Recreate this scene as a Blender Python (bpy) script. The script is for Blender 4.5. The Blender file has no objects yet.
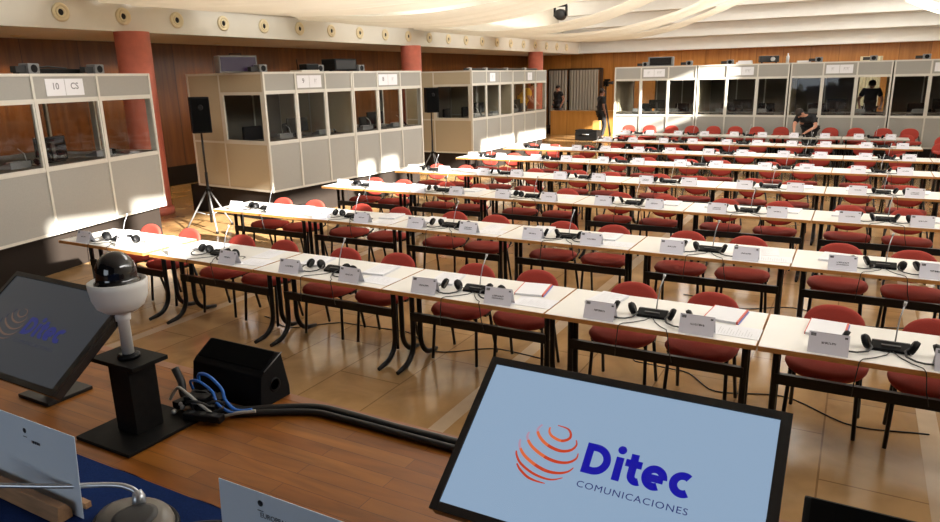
import bpy, bmesh, math, random
from mathutils import Vector, Matrix, Euler
random.seed(7)
SC = bpy.context.scene
COL = SC.collection
PI = math.pi

# ------------------------------------------------------------------ materials
def new_mat(name):
    m = bpy.data.materials.new(name); m.use_nodes = True
    nt = m.node_tree; b = nt.nodes['Principled BSDF']
    return m, nt, b

def mat(name, col, rough=.5, metal=0., var=.0, scale=30., spec=.5, bump=0., emit=None, estr=0., stretch=(1, 1, 1)):
    m, nt, b = new_mat(name)
    b.inputs['Roughness'].default_value = rough
    b.inputs['Metallic'].default_value = metal
    b.inputs['Specular IOR Level'].default_value = spec
    N, L = nt.nodes, nt.links
    if var > 0 or bump > 0:
        tc = N.new('ShaderNodeTexCoord'); mp = N.new('ShaderNodeMapping'); mp.inputs['Scale'].default_value = stretch
        nz = N.new('ShaderNodeTexNoise'); nz.inputs['Scale'].default_value = scale; nz.inputs['Detail'].default_value = 4
        L.new(tc.outputs['Object'], mp.inputs['Vector']); L.new(mp.outputs['Vector'], nz.inputs['Vector'])
        r = N.new('ShaderNodeValToRGB')
        lo = [max(0, c * (1 - var)) for c in col]; hi = [min(1, c * (1 + var)) for c in col]
        r.color_ramp.elements[0].position = .3; r.color_ramp.elements[0].color = (*lo, 1)
        r.color_ramp.elements[1].position = .7; r.color_ramp.elements[1].color = (*hi, 1)
        L.new(nz.outputs['Fac'], r.inputs['Fac']); L.new(r.outputs['Color'], b.inputs['Base Color'])
        if bump > 0:
            bp = N.new('ShaderNodeBump'); bp.inputs['Strength'].default_value = bump; bp.inputs['Distance'].default_value = .01
            L.new(nz.outputs['Fac'], bp.inputs['Height']); L.new(bp.outputs['Normal'], b.inputs['Normal'])
    else:
        b.inputs['Base Color'].default_value = (*col, 1)
    if emit:
        b.inputs['Emission Color'].default_value = (*emit, 1); b.inputs['Emission Strength'].default_value = estr
    return m

def wood_panel(name, c1, c2, rough=.35, seam=1.15, axis=0):
    """vertical veneer panels with a dark joint every SEAM metres along AXIS"""
    m, nt, b = new_mat(name); N, L = nt.nodes, nt.links
    g = N.new('ShaderNodeNewGeometry'); sp = N.new('ShaderNodeSeparateXYZ'); L.new(g.outputs['Position'], sp.inputs[0])
    mp = N.new('ShaderNodeMapping'); mp.inputs['Scale'].default_value = (9, 9, .7); L.new(g.outputs['Position'], mp.inputs['Vector'])
    nz = N.new('ShaderNodeTexNoise'); nz.inputs['Scale'].default_value = 1.; nz.inputs['Detail'].default_value = 6; nz.inputs['Distortion'].default_value = .6
    L.new(mp.outputs['Vector'], nz.inputs['Vector'])
    r = N.new('ShaderNodeValToRGB'); r.color_ramp.elements[0].position = .3; r.color_ramp.elements[1].position = .72
    r.color_ramp.elements[0].color = (*c1, 1); r.color_ramp.elements[1].color = (*c2, 1)
    L.new(nz.outputs['Fac'], r.inputs['Fac'])
    dv = N.new('ShaderNodeMath'); dv.operation = 'DIVIDE'; dv.inputs[1].default_value = seam; L.new(sp.outputs[axis], dv.inputs[0])
    fl = N.new('ShaderNodeMath'); fl.operation = 'FLOOR'; L.new(dv.outputs[0], fl.inputs[0])
    fr = N.new('ShaderNodeMath'); fr.operation = 'FRACT'; L.new(dv.outputs[0], fr.inputs[0])
    wn = N.new('ShaderNodeTexWhiteNoise'); wn.noise_dimensions = '1D'; L.new(fl.outputs[0], wn.inputs['W'])
    mr = N.new('ShaderNodeMapRange'); mr.inputs['To Min'].default_value = .78; mr.inputs['To Max'].default_value = 1.12; L.new(wn.outputs['Value'], mr.inputs['Value'])
    gt = N.new('ShaderNodeMath'); gt.operation = 'GREATER_THAN'; gt.inputs[1].default_value = .014 / seam; L.new(fr.outputs[0], gt.inputs[0])
    mx = N.new('ShaderNodeMapRange'); mx.inputs['To Min'].default_value = .35; mx.inputs['To Max'].default_value = 1.; L.new(gt.outputs[0], mx.inputs['Value'])
    ml = N.new('ShaderNodeMath'); ml.operation = 'MULTIPLY'; L.new(mr.outputs[0], ml.inputs[0]); L.new(mx.outputs[0], ml.inputs[1])
    vm = N.new('ShaderNodeVectorMath'); vm.operation = 'SCALE'; L.new(r.outputs['Color'], vm.inputs[0]); L.new(ml.outputs[0], vm.inputs['Scale'])
    L.new(vm.outputs[0], b.inputs['Base Color']); b.inputs['Roughness'].default_value = rough
    return m

def brick_mat(name, c1, c2, mortar, w, h, ms, rough, rot=0., bias=0., nscale=3., nvar=.25, spec=.5):
    m, nt, b = new_mat(name); N, L = nt.nodes, nt.links
    g = N.new('ShaderNodeNewGeometry'); mp = N.new('ShaderNodeMapping'); mp.inputs['Rotation'].default_value = (0, 0, rot)
    L.new(g.outputs['Position'], mp.inputs['Vector'])
    br = N.new('ShaderNodeTexBrick'); br.inputs['Scale'].default_value = 1.; br.inputs['Brick Width'].default_value = w; br.inputs['Row Height'].default_value = h
    br.inputs['Mortar Size'].default_value = ms; br.inputs['Mortar Smooth'].default_value = .1; br.inputs['Bias'].default_value = bias
    br.inputs['Color1'].default_value = (*c1, 1); br.inputs['Color2'].default_value = (*c2, 1); br.inputs['Mortar'].default_value = (*mortar, 1)
    L.new(mp.outputs['Vector'], br.inputs['Vector'])
    nz = N.new('ShaderNodeTexNoise'); nz.inputs['Scale'].default_value = nscale; nz.inputs['Detail'].default_value = 6; nz.inputs['Distortion'].default_value = 1.
    mp2 = N.new('ShaderNodeMapping'); mp2.inputs['Scale'].default_value = (1, 6, 1) if h < .2 else (1, 1, 1); L.new(mp.outputs['Vector'], mp2.inputs['Vector']); L.new(mp2.outputs['Vector'], nz.inputs['Vector'])
    mr = N.new('ShaderNodeMapRange'); mr.inputs['From Min'].default_value = .3; mr.inputs['From Max'].default_value = .7
    mr.inputs['To Min'].default_value = 1 - nvar; mr.inputs['To Max'].default_value = 1 + nvar; L.new(nz.outputs['Fac'], mr.inputs['Value'])
    vm = N.new('ShaderNodeVectorMath'); vm.operation = 'SCALE'; L.new(br.outputs['Color'], vm.inputs[0]); L.new(mr.outputs[0], vm.inputs['Scale'])
    L.new(vm.outputs[0], b.inputs['Base Color']); b.inputs['Roughness'].default_value = rough; b.inputs['Specular IOR Level'].default_value = spec
    return m

def glass_mat(name, tint, refl=.12):
    m = bpy.data.materials.new(name); m.use_nodes = True; nt = m.node_tree; N, L = nt.nodes, nt.links
    N.remove(N['Principled BSDF']); out = N['Material Output']
    t = N.new('ShaderNodeBsdfTransparent'); t.inputs['Color'].default_value = (*tint, 1)
    gl = N.new('ShaderNodeBsdfGlossy'); gl.inputs['Roughness'].default_value = .03
    fr = N.new('ShaderNodeLayerWeight'); pw = N.new('ShaderNodeMath'); pw.operation = 'POWER'; pw.inputs[1].default_value = 4.; L.new(fr.outputs['Facing'], pw.inputs[0]); fm = N.new('ShaderNodeMapRange'); fm.inputs['To Min'].default_value = .025; fm.inputs['To Max'].default_value = .5; L.new(pw.outputs[0], fm.inputs['Value'])
    mx = N.new('ShaderNodeMixShader'); L.new(fm.outputs[0], mx.inputs[0]); L.new(t.outputs[0], mx.inputs[1]); L.new(gl.outputs[0], mx.inputs[2])
    L.new(mx.outputs[0], out.inputs['Surface'])
    return m

def fabric_translucent(name, col, fac=.35):
    m, nt, b = new_mat(name); N, L = nt.nodes, nt.links; out = N['Material Output']
    b.inputs['Base Color'].default_value = (*col, 1); b.inputs['Roughness'].default_value = .9
    t = N.new('ShaderNodeBsdfTranslucent'); t.inputs['Color'].default_value = (*col, 1)
    mx = N.new('ShaderNodeMixShader'); mx.inputs[0].default_value = fac
    L.new(b.outputs[0], mx.inputs[1]); L.new(t.outputs[0], mx.inputs[2]); L.new(mx.outputs[0], out.inputs['Surface'])
    return m

def emit_mat(name, col, strength, rough=.25):
    m, nt, b = new_mat(name)
    b.inputs['Base Color'].default_value = (.01, .01, .012, 1); b.inputs['Roughness'].default_value = rough
    b.inputs['Emission Color'].default_value = (*col, 1); b.inputs['Emission Strength'].default_value = strength
    return m

M = {}
M['floor'] = brick_mat('polished stone floor', (.32, .185, .075), (.385, .235, .105), (.21, .12, .05), 1.2, .6, .006, .17, rot=PI / 2, nscale=2.2, nvar=.22, spec=.6)
M['pale_stone'] = mat('pale stone strip', (.46, .34, .22), .2, var=.1, scale=4)
M['stage'] = brick_mat('stage parquet', (.20, .060, .006), (.275, .096, .012), (.11, .034, .008), .75, .078, .0015, .42, nscale=2., nvar=.26, spec=.25)
M['stage_edge'] = mat('stage edge', (.24, .08, .02), .4, var=.2, scale=6)
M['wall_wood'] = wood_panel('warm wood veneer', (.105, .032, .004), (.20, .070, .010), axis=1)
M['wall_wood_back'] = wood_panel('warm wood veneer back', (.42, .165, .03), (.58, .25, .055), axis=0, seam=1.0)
M['counter_wood'] = wood_panel('honey wood veneer', (.44, .21, .045), (.58, .30, .08), axis=0, seam=2.6)
M['cream'] = mat('cream plaster', (.74, .70, .61), .7, var=.02, scale=3)
M['white_plaster'] = mat('off white plaster', (.80, .79, .75), .7, var=.02, scale=3)
M['vent'] = mat('cream plastic vent', (.80, .68, .44), .45)
M['black_hole'] = mat('black vent throat', (.012, .010, .01), .9)
M['swag'] = fabric_translucent('ivory draped fabric', (.86, .80, .68), .4)
M['column'] = mat('salmon pink column', (.56, .15, .10), .5, var=.12, scale=5, bump=.05)
M['table_top'] = mat('white laminate', (.72, .70, .655), .33, var=.02, scale=4)
M['edge_wood'] = mat('brown wood edging', (.42, .19, .05), .4, var=.2, scale=12, stretch=(1, 10, 10))
M['edge_grey'] = mat('grey edging', (.40, .38, .33), .4)
M['black_metal'] = mat('black painted steel', (.006, .0055, .0055), .42, spec=.3)
M['red_fabric'] = mat('red upholstery', (.33, .034, .020), .85, var=.15, scale=220, bump=.1)
M['chrome'] = mat('bright metal', (.62, .6, .57), .25, metal=1)
M['card'] = mat('lilac white card', (.74, .735, .80), .6)
M['paper'] = mat('white paper', (.74, .74, .77), .6)
M['ink'] = mat('grey print', (.06, .06, .07), .6)
M['ink_soft'] = mat('faint grey print', (.50, .50, .52), .6)
M['red_ink'] = mat('red folder edge', (.62, .12, .09), .6)
M['blue_ink'] = mat('blue folder edge', (.12, .22, .55), .6)
M['black_plastic'] = mat('black plastic', (.0035, .0035, .004), .45, spec=.15)
M['dark_grey'] = mat('dark grey plastic', (.03, .03, .031), .5, spec=.3)
M['silver'] = mat('silver grey metal', (.5, .5, .5), .35, metal=.6)
M['booth_panel'] = mat('grey felt booth panel', (.325, .315, .285), .85, var=.04, scale=90)
M['booth_side'] = mat('side panel felt with warm light tint', (.42, .355, .25), .85, var=.04, scale=90)  # tan tint paints warm light into the grey felt
M['booth_frame'] = mat('pale aluminium frame', (.60, .575, .51), .4, metal=.1)
M['booth_inside'] = mat('dark brown felt', (.15, .135, .11), .9)
M['booth_glass'] = glass_mat('booth window glass', (.93, .94, .93))
M['platform'] = mat('dark brown platform skirt', (.02, .015, .012), .85, spec=.1)
M['desk'] = mat('dark desk laminate', (.10, .085, .07), .5)
M['unit_grey'] = mat('grey equipment case', (.17, .17, .17), .5)
M['purple_screen'] = emit_mat('dim purple screen', (.03, .008, .04), .5)
M['curtain'] = mat('grey beige curtain cloth', (.40, .36, .29), .9, var=.08, scale=3, stretch=(12, 12, .4))
M['dark_wood'] = mat('dark brown wood', (.06, .03, .015), .5)
M['skin'] = mat('skin', (.52, .25, .16), .6)
M['skin_dark'] = mat('darker skin', (.22, .10, .065), .6)
M['hair'] = mat('dark brown hair', (.02, .013, .01), .7)
M['black_cloth'] = mat('black cotton', (.010, .010, .012), .9)
M['grey_cloth'] = mat('grey trousers', (.10, .10, .11), .9)
M['yellow_cloth'] = mat('yellow shirt cloth', (.85, .42, .03), .85)
M['eye'] = mat('dark eye', (.02, .015, .01), .3)
M['shoe'] = mat('black shoe', (.012, .011, .01), .5)
M['white_dome'] = mat('white camera housing', (.66, .65, .62), .4)
M['smoked'] = mat('smoked dome', (.006, .006, .007), .07, spec=.8)
M['black_board'] = mat('black painted board', (.006, .0055, .005), .6, spec=.12, var=.3, scale=25)
M['speaker'] = mat('black textured cabinet', (.005, .005, .0055), .65, spec=.12, bump=.3, scale=300, var=.1)
M['grille'] = mat('black speaker grille', (.004, .004, .004), .9, spec=.03, bump=.2, scale=500, var=.1)
M['cable_black'] = mat('black cable', (.012, .012, .012), .5)
M['cable_blue'] = mat('blue cable', (.02, .14, .52), .45)
M['cable_grey'] = mat('grey cable', (.35, .34, .30), .5)
M['blue_cloth'] = mat('navy blue tablecloth', (.009, .024, .10), .95, spec=.05, var=.15, scale=260, bump=.1)
M['oak'] = mat('pale oak block', (.36, .20, .10), .5, var=.2, scale=14, stretch=(1, 8, 8))
M['card_grey'] = mat('blue grey card', (.62, .69, .77), .6)
M['mic_grey'] = mat('taupe microphone base', (.13, .115, .095), .4)
M['neck_grey'] = mat('silver gooseneck', (.42, .44, .47), .3, metal=.7)
M['bezel'] = mat('gloss black bezel', (.010, .009, .009), .22)
M['screen'] = emit_mat('lit pale blue screen', (.285, .405, .56), 1.0)
M['screen_angle_dim'] = emit_mat('angle-dimmed screen', (.07, .08, .095), .5)  # left screen's darkening at a slant view is set into its emission
M['logo_blue'] = emit_mat('logo blue', (.001, .001, .36), .95)
M['logo_navy'] = emit_mat('logo navy', (.015, .022, .17), .85)
M['logo_red'] = emit_mat('logo red', (.50, .045, .012), 1.1)
M['logo_orange'] = emit_mat('logo orange', (.66, .13, .04), 1.1)
M['logo_pale'] = emit_mat('logo pale mauve', (.42, .26, .36), 1.1)
M['logo_blue_dim'] = emit_mat('angle-dimmed logo blue', (.02, .03, .20), .75)  # left logo colours darkened the same way for the slant view
M['logo_navy_dim'] = emit_mat('angle-dimmed logo navy', (.035, .04, .075), .8)
M['logo_red_dim'] = emit_mat('angle-dimmed logo red', (.17, .10, .075), .75)
M['lamp_glow'] = emit_mat('projector lamp', (.85, .93, 1.), 60.)
M['downlight'] = emit_mat('warm downlight', (1., .75, .4), 6.)
M['sign_ink'] = mat('grey sign print', (.20, .20, .21), .6)
M['pale_curtain'] = mat('pale cream curtain', (.72, .66, .48), .9)
M['yellow_box'] = mat('tan cardboard', (.52, .28, .07), .7)

# ------------------------------------------------------------------ mesh builder
class MB:
    def __init__(s): s.v = []; s.f = []; s.m = []; s.s = []
    def add(s, vs, fs, m=0, smooth=False):
        b = len(s.v); s.v += [tuple(v) for v in vs]
        for f in fs: s.f.append(tuple(b + i for i in f)); s.m.append(m); s.s.append(smooth)
        return s
    def box(s, x0, x1, y0, y1, z0, z1, m=0):
        vs = [(x, y, z) for z in (z0, z1) for y in (y0, y1) for x in (x0, x1)]
        return s.add(vs, [(0, 2, 3, 1), (4, 5, 7, 6), (0, 1, 5, 4), (2, 6, 7, 3), (0, 4, 6, 2), (1, 3, 7, 5)], m)
    def obox(s, mtx, sx, sy, sz, m=0):
        vs = [mtx @ Vector((x * sx / 2, y * sy / 2, z * sz / 2)) for z in (-1, 1) for y in (-1, 1) for x in (-1, 1)]
        return s.add(vs, [(0, 2, 3, 1), (4, 5, 7, 6), (0, 1, 5, 4), (2, 6, 7, 3), (0, 4, 6, 2), (1, 3, 7, 5)], m)
    def bar(s, a, b, w, h, m=0, up=(0, 0, 1)):
        a = Vector(a); b = Vector(b); d = (b - a); l = d.length; d.normalize(); u = Vector(up); r = d.cross(u)
        if r.length < 1e-4: r = d.cross(Vector((0, 1, 0)))
        r.normalize(); u = r.cross(d)
        mt = Matrix((r, d, u)).transposed().to_4x4(); mt.translation = (a + b) / 2
        return s.obox(mt, w, l, h, m)
    def tube(s, pts, r, seg=8, m=0, closed=False, flat=1.):
        P = [Vector(p) for p in pts]; n = len(P); vs = []; fs = []
        rr = r if isinstance(r, (list, tuple)) else [r] * n
        prev = None
        for i, p in enumerate(P):
            if closed: t = P[(i + 1) % n] - P[i - 1]
            else: t = P[min(i + 1, n - 1)] - P[max(i - 1, 0)]
            t.normalize()
            if prev is None:
                a = Vector((0, 0, 1)) if abs(t.z) < .9 else Vector((1, 0, 0))
                u = t.cross(a).normalized()
            else:
                u = (prev - t * prev.dot(t)).normalized()
            prev = u; w = t.cross(u)
            for k in range(seg):
                an = 2 * PI * k / seg; vs.append(p + (u * math.cos(an) + w * math.sin(an) * flat) * rr[i])
        rng = n if closed else n - 1
        for i in range(rng):
            for k in range(seg):
                a = i * seg + k; b = i * seg + (k + 1) % seg; c = ((i + 1) % n) * seg + (k + 1) % seg; d = ((i + 1) % n) * seg + k
                fs.append((a, b, c, d))
        s.add(vs, fs, m, True)
        if not closed:
            s.add(vs[:seg], [tuple(reversed(range(seg)))], m); s.add(vs[-seg:], [tuple(range(seg))], m)
        return s
    def lathe(s, prof, c=(0, 0, 0), seg=24, m=0, axis='Z', smooth=True):
        c = Vector(c); vs = []; fs = []
        for r, z in prof:
            for k in range(seg):
                a = 2 * PI * k / seg; x, y = r * math.cos(a), r * math.sin(a)
                p = {'Z': (x, y, z), 'Y': (x, z, y), 'X': (z, x, y)}[axis]; vs.append(c + Vector(p))
        for i in range(len(prof) - 1):
            for k in range(seg):
                fs.append((i * seg + k, i * seg + (k + 1) % seg, (i + 1) * seg + (k + 1) % seg, (i + 1) * seg + k))
        s.add(vs, fs, m, smooth)
        if prof[0][0] > 1e-5: s.add(vs[:seg], [tuple(reversed(range(seg)))], m)
        if prof[-1][0] > 1e-5: s.add(vs[-seg:], [tuple(range(seg))], m)
        return s
    def prism(s, pts, vec, m=0):
        n = len(pts); v = Vector(vec); vs = [Vector(p) for p in pts] + [Vector(p) + v for p in pts]
        fs = [tuple(range(n)), tuple(reversed(range(n, 2 * n)))] + [(i, i + n, (i + 1) % n + n, (i + 1) % n) for i in range(n)]
        return s.add(vs, fs, m)
    def quad(s, a, b, c, d, m=0): return s.add([a, b, c, d], [(0, 1, 2, 3)], m)
    def ell(s, c, r, seg=16, rings=10, m=0, rot=None):
        c = Vector(c); vs = []; fs = []
        for i in range(rings + 1):
            t = PI * i / rings
            for k in range(seg):
                a = 2 * PI * k / seg
                p = Vector((r[0] * math.sin(t) * math.cos(a), r[1] * math.sin(t) * math.sin(a), r[2] * math.cos(t)))
                if rot is not None: p = rot @ p
                vs.append(c + p)
        for i in range(rings):
            for k in range(seg):
                fs.append((i * seg + k, (i + 1) * seg + k, (i + 1) * seg + (k + 1) % seg, i * seg + (k + 1) % seg))
        return s.add(vs, fs, m, True)
    def mesh(s, name, mats, bevel=0., seg=2):
        me = bpy.data.meshes.new(name); me.from_pydata(s.v, [], s.f)
        for mt in (mats if isinstance(mats, (list, tuple)) else [mats]): me.materials.append(M[mt] if isinstance(mt, str) else mt)
        me.polygons.foreach_set('material_index', s.m); me.polygons.foreach_set('use_smooth', s.s)
        bm = bmesh.new(); bm.from_mesh(me)
        bmesh.ops.remove_doubles(bm, verts=bm.verts, dist=1e-5)
        bm.faces.ensure_lookup_table()
        bmesh.ops.recalc_face_normals(bm, faces=bm.faces)
        if bevel > 0:
            es = [e for e in bm.edges if len(e.link_faces) == 2 and e.calc_face_angle(0) > .6]
            bmesh.ops.bevel(bm, geom=es, offset=bevel, segments=seg, affect='EDGES', clamp_overlap=True, profile=.6)
        bm.to_mesh(me); bm.free(); me.update()
        return me
    def build(s, name, mats, parent=None, bevel=0., loc=None, rot=None):
        return obj(name, s.mesh(name, mats, bevel), parent, loc, rot)

def obj(name, me, parent=None, loc=None, rot=None):
    o = bpy.data.objects.new(name, me); COL.objects.link(o)
    if parent is not None: o.parent = parent
    if loc is not None: o.location = loc
    if rot is not None: o.rotation_euler = rot
    return o
def tag(o, label, cat, group=None, kind=None):
    o['label'] = label; o['category'] = cat
    if group: o['group'] = group
    if kind: o['kind'] = kind
    return o
def thing(name, label, cat, loc=(0, 0, 0), rz=0., group=None):
    o = obj(name, None, None, loc, (0, 0, rz)); o.empty_display_size = .1
    return tag(o, label, cat, group)
def struct(o, label=None, cat=None):
    o['kind'] = 'structure'
    if label: o['label'] = label
    if cat: o['category'] = cat
    return o
def kids(o): return CH.get(o.name, [])
CH = {}
def remember(root, subs=None):
    """note a built thing's tree so that copies need no scene scan: {root: [children]}"""
    CH[root.name] = [c for c in COL.objects if c.parent == root]
    for c in CH[root.name]: CH[c.name] = [g for g in COL.objects if g.parent == c]
def dup(root, loc, rz, label, group=None):
    r = root.copy(); COL.objects.link(r); r.location = loc; r.rotation_euler = (0, 0, rz); r['label'] = label
    if group: r['group'] = group
    for ch in kids(root):
        c = ch.copy(); COL.objects.link(c); c.parent = r
        for g in kids(ch):
            d = g.copy(); COL.objects.link(d); d.parent = c
    return r
class Proto:
    """first use places the built thing itself, each later use a copy of it and of its parts"""
    def __init__(s, root): s.root = root; s.used = False; remember(root)
    def put(s, loc, rz, label, group=None):
        if not s.used:
            s.used = True; s.root.location = loc; s.root.rotation_euler = (0, 0, rz); s.root['label'] = label
            if group: s.root['group'] = group
            return s.root
        return dup(s.root, loc, rz, label, group)
def text_mesh(txt, size, mname, bold=0., extrude=0., align='LEFT', space=1.):
    cu = bpy.data.curves.new('lettering', 'FONT'); cu.body = txt; cu.size = size; cu.offset = bold; cu.extrude = extrude
    cu.align_x = align; cu.space_character = space; cu.resolution_u = 3
    t = bpy.data.objects.new('lettering_source', cu); COL.objects.link(t)
    dg = bpy.context.evaluated_depsgraph_get(); dg.update()
    me = bpy.data.meshes.new_from_object(t.evaluated_get(dg)); me.materials.clear(); me.materials.append(M[mname])
    bpy.data.objects.remove(t); bpy.data.curves.remove(cu)
    return me
def mesh_bounds(me):
    xs = [v.co.x for v in me.vertices]; ys = [v.co.y for v in me.vertices]
    return min(xs), max(xs), min(ys), max(ys)
ORD = ['first', 'second', 'third', 'fourth', 'fifth', 'sixth', 'seventh', 'eighth']

# ------------------------------------------------------------------ camera (a phone held standing on the stage)
f_px, pitch, roll, yaw = 697.08, math.radians(14.782), math.radians(-1.254), math.radians(29.07)
cam_d = bpy.data.cameras.new('camera'); cam_d.sensor_width = 36.; cam_d.lens = 36. * f_px / 940.; cam_d.clip_start = .05
cam = bpy.data.objects.new('camera', cam_d); COL.objects.link(cam); SC.camera = cam
fw0 = Vector((-math.sin(yaw), math.cos(yaw), 0)); rt0 = Vector((math.cos(yaw), math.sin(yaw), 0)); up0 = Vector((0, 0, 1))
fw = fw0 * math.cos(pitch) - up0 * math.sin(pitch); up = up0 * math.cos(pitch) + fw0 * math.sin(pitch)
rt = rt0 * math.cos(roll) + up * math.sin(roll); upc = up * math.cos(roll) - rt0 * math.sin(roll)
mw = Matrix((rt, upc, -fw)).transposed().to_4x4(); mw.translation = (0, 0, 2.357); cam.matrix_world = mw
def px(P):
    d = Vector(P) - Vector((0, 0, 2.357)); z = d.dot(fw)
    return (470 + f_px * d.dot(rt) / z, 261 - f_px * d.dot(upc) / z) if z > .1 else (-9999, 0)

# ------------------------------------------------------------------ the room
WX, FX, RX, BY, SF = -14.2, -11.4, 4.6, 31., 3.25      # left wall, left fascia, right wall, back steps, soffit height
struct(MB().box(-14.6, 5., -4.4, 32., -.2, 0.).build('floor', 'floor'))
fs = MB()
for x in (-5.9, -2.35, .62): fs.box(x - .06, x + .06, 2.45, 30., -.004, .0012)
struct(fs.build('trim_1', 'pale_stone'))
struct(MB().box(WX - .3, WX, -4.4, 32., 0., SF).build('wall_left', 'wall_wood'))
bw = MB().box(-14.6, 5., 31.6, 31.9, 0., SF + .02)
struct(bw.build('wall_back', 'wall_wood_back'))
struct(MB().box(-14.6, 5., -4.4, -4.2, 0., 6.4).build('wall_front', 'platform'))
# unseen right wall; clerestory openings shaped so the sun patches fall in place
rw = MB().box(RX, RX + .3, -4.4, 32., 0., 4.6).box(RX, RX + .3, -4.4, 4.7, 4.6, 4.8).box(RX, RX + .3, 4.7, 16.2, 4.6, 4.9).box(RX, RX + .3, 18.3, 32., 4.6, 4.9).box(RX, RX + .3, -4.4, 32., 6.35, 6.5)
prev = -4.4
for ya, yb, top in ((.9, 2.05, 6.16), (2.25, 3.2, 6.32), (3.2, 4.7, 6.10), (4.8, 6.9, 5.75), (6.9, 7.4, 6.09), (7.6, 8.15, 6.09), (8.3, 11.6, 5.75), (11.8, 13.8, 6.06), (14.0, 16., 6.06), (16.2, 18.3, 6.04), (19.7, 22.4, 6.04), (22.6, 25.8, 6.04), (26., 29.5, 6.04)):
    rw.box(RX, RX + .3, prev, ya, 4.8, 6.35); prev = yb
    if top < 6.34: rw.box(RX, RX + .3, ya, yb, top, 6.35)
rw.box(RX, RX + .3, prev, 32., 4.8, 6.35)
struct(rw.build('wall_right', 'white_plaster'))
wf = MB()
for z in (4.86,): wf.box(RX + .1, RX + .2, .9, 29.5, z, z + .04)
struct(wf.build('window_1', 'booth_frame'))
# left fascia, soffit, ledge and upper wall
fa = MB().box(FX - 2.9, FX, -4.4, BY + .6, SF, 3.74)
fa.box(FX - 2.9, FX + .10, -4.4, BY + .6, 3.74, 3.80)
struct(fa.build('ceiling_side', 'cream'))
struct(MB().box(FX - .8, FX - .55, -4.4, BY + .6, 3.8, 6.4).build('wall_side', 'cream'))
# stepped ceiling at the far end
st = MB()
for k in range(7):
    y0 = BY - .55 * k; z0 = SF + .02 + .50 * k
    st.box(FX - .6, RX, y0, BY + .9, z0, z0 + .50)
    st.box(FX - .6, RX, y0 - .035, y0 + .02, z0 + .0, z0 + .05)
struct(st.build('ceiling_back', 'white_plaster'))
struct(MB().box(-14.6, 5., -4.4, 32., 6.4, 6.6).build('ceiling', 'white_plaster'))
# dark band along the foot of the left wall
struct(MB().box(WX, WX + .03, -4.4, 31.6, 0, .45).build('baseboard_left', 'platform'))
# round air vents in the fascia
vt = thing('air_vent', '', 'air vent', (FX, 0, 3.5), 0)
MB().lathe([(.145, .0), (.145, .02), (.125, .035), (.10, .03), (.085, .005)], seg=28, axis='X').build('ring', 'vent', vt)
MB().lathe([(.088, .006), (.080, .03), (.055, .035), (.05, .006)], seg=24, axis='X').build('nozzle', 'vent', vt)
MB().lathe([(.052, .008), (.0, .008)], seg=20, axis='X').build('throat', 'black_hole', vt)
P_vent = Proto(vt)
near_t = ['round cream air vent in the fascia, %s from the near end']
for i in range(21):
    yv = 7.2 + 1.112 * i
    nm = ['first', 'second', 'third', 'fourth', 'fifth', 'sixth', 'seventh', 'eighth', 'ninth', 'tenth', 'eleventh', 'twelfth', 'thirteenth', 'fourteenth', 'fifteenth', 'sixteenth', 'seventeenth', 'eighteenth', 'nineteenth', 'twentieth', 'twenty-first'][i]
    P_vent.put((FX, yv, 3.5), 0, 'round cream air vent in the white fascia, %s counting from the near end' % nm, 'air vents along the white fascia')
# salmon columns under the fascia
for i, (yy, lb) in enumerate(((8.45, 'thick salmon pink round column beside the booth signed 10'), (17.35, 'salmon pink round column behind the middle pair of booths'), (26.2, 'salmon pink round column farthest down the wood wall'))):
    c = thing('column', lb, 'column', (-11.42, yy, 0), 0, 'salmon columns under the fascia'); c['kind'] = 'structure'
    MB().lathe([(.29, 0), (.29, SF)], seg=40).build('shaft', 'column', c)
    MB().lathe([(.33, 0), (.33, .10), (.30, .14)], seg=40).build('plinth', 'column', c)
# recessed lights in the soffit
dl = thing('downlight', '', 'ceiling light', (0, 0, 0))
MB().lathe([(.075, 0), (.09, -.012), (.09, 0.)], seg=20).build('rim', 'vent', dl)
MB().lathe([(.075, -.002), (.0, -.002)], seg=20).build('lamp', 'downlight', dl)
P_dl = Proto(dl)
for i, yy in enumerate((7.6, 9.9, 12.2, 15., 19., 23., 27.)):
    P_dl.put((-13.45, yy, SF - .001), 0, 'small round downlight in the soffit over the wood wall, %s from the near end' % ORD[i], 'downlights over the wood wall')
    ld = bpy.data.lights.new('downlight_beam', 'SPOT'); ld.energy = (170 if i < 2 else 60); ld.color = (1., .70, .36); ld.spot_size = 2.2; ld.spot_blend = .8; ld.shadow_soft_size = .06
    lo = bpy.data.objects.new('downlight_beam', ld); COL.objects.link(lo); lo.location = (-13.45, yy, SF - .05)

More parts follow.
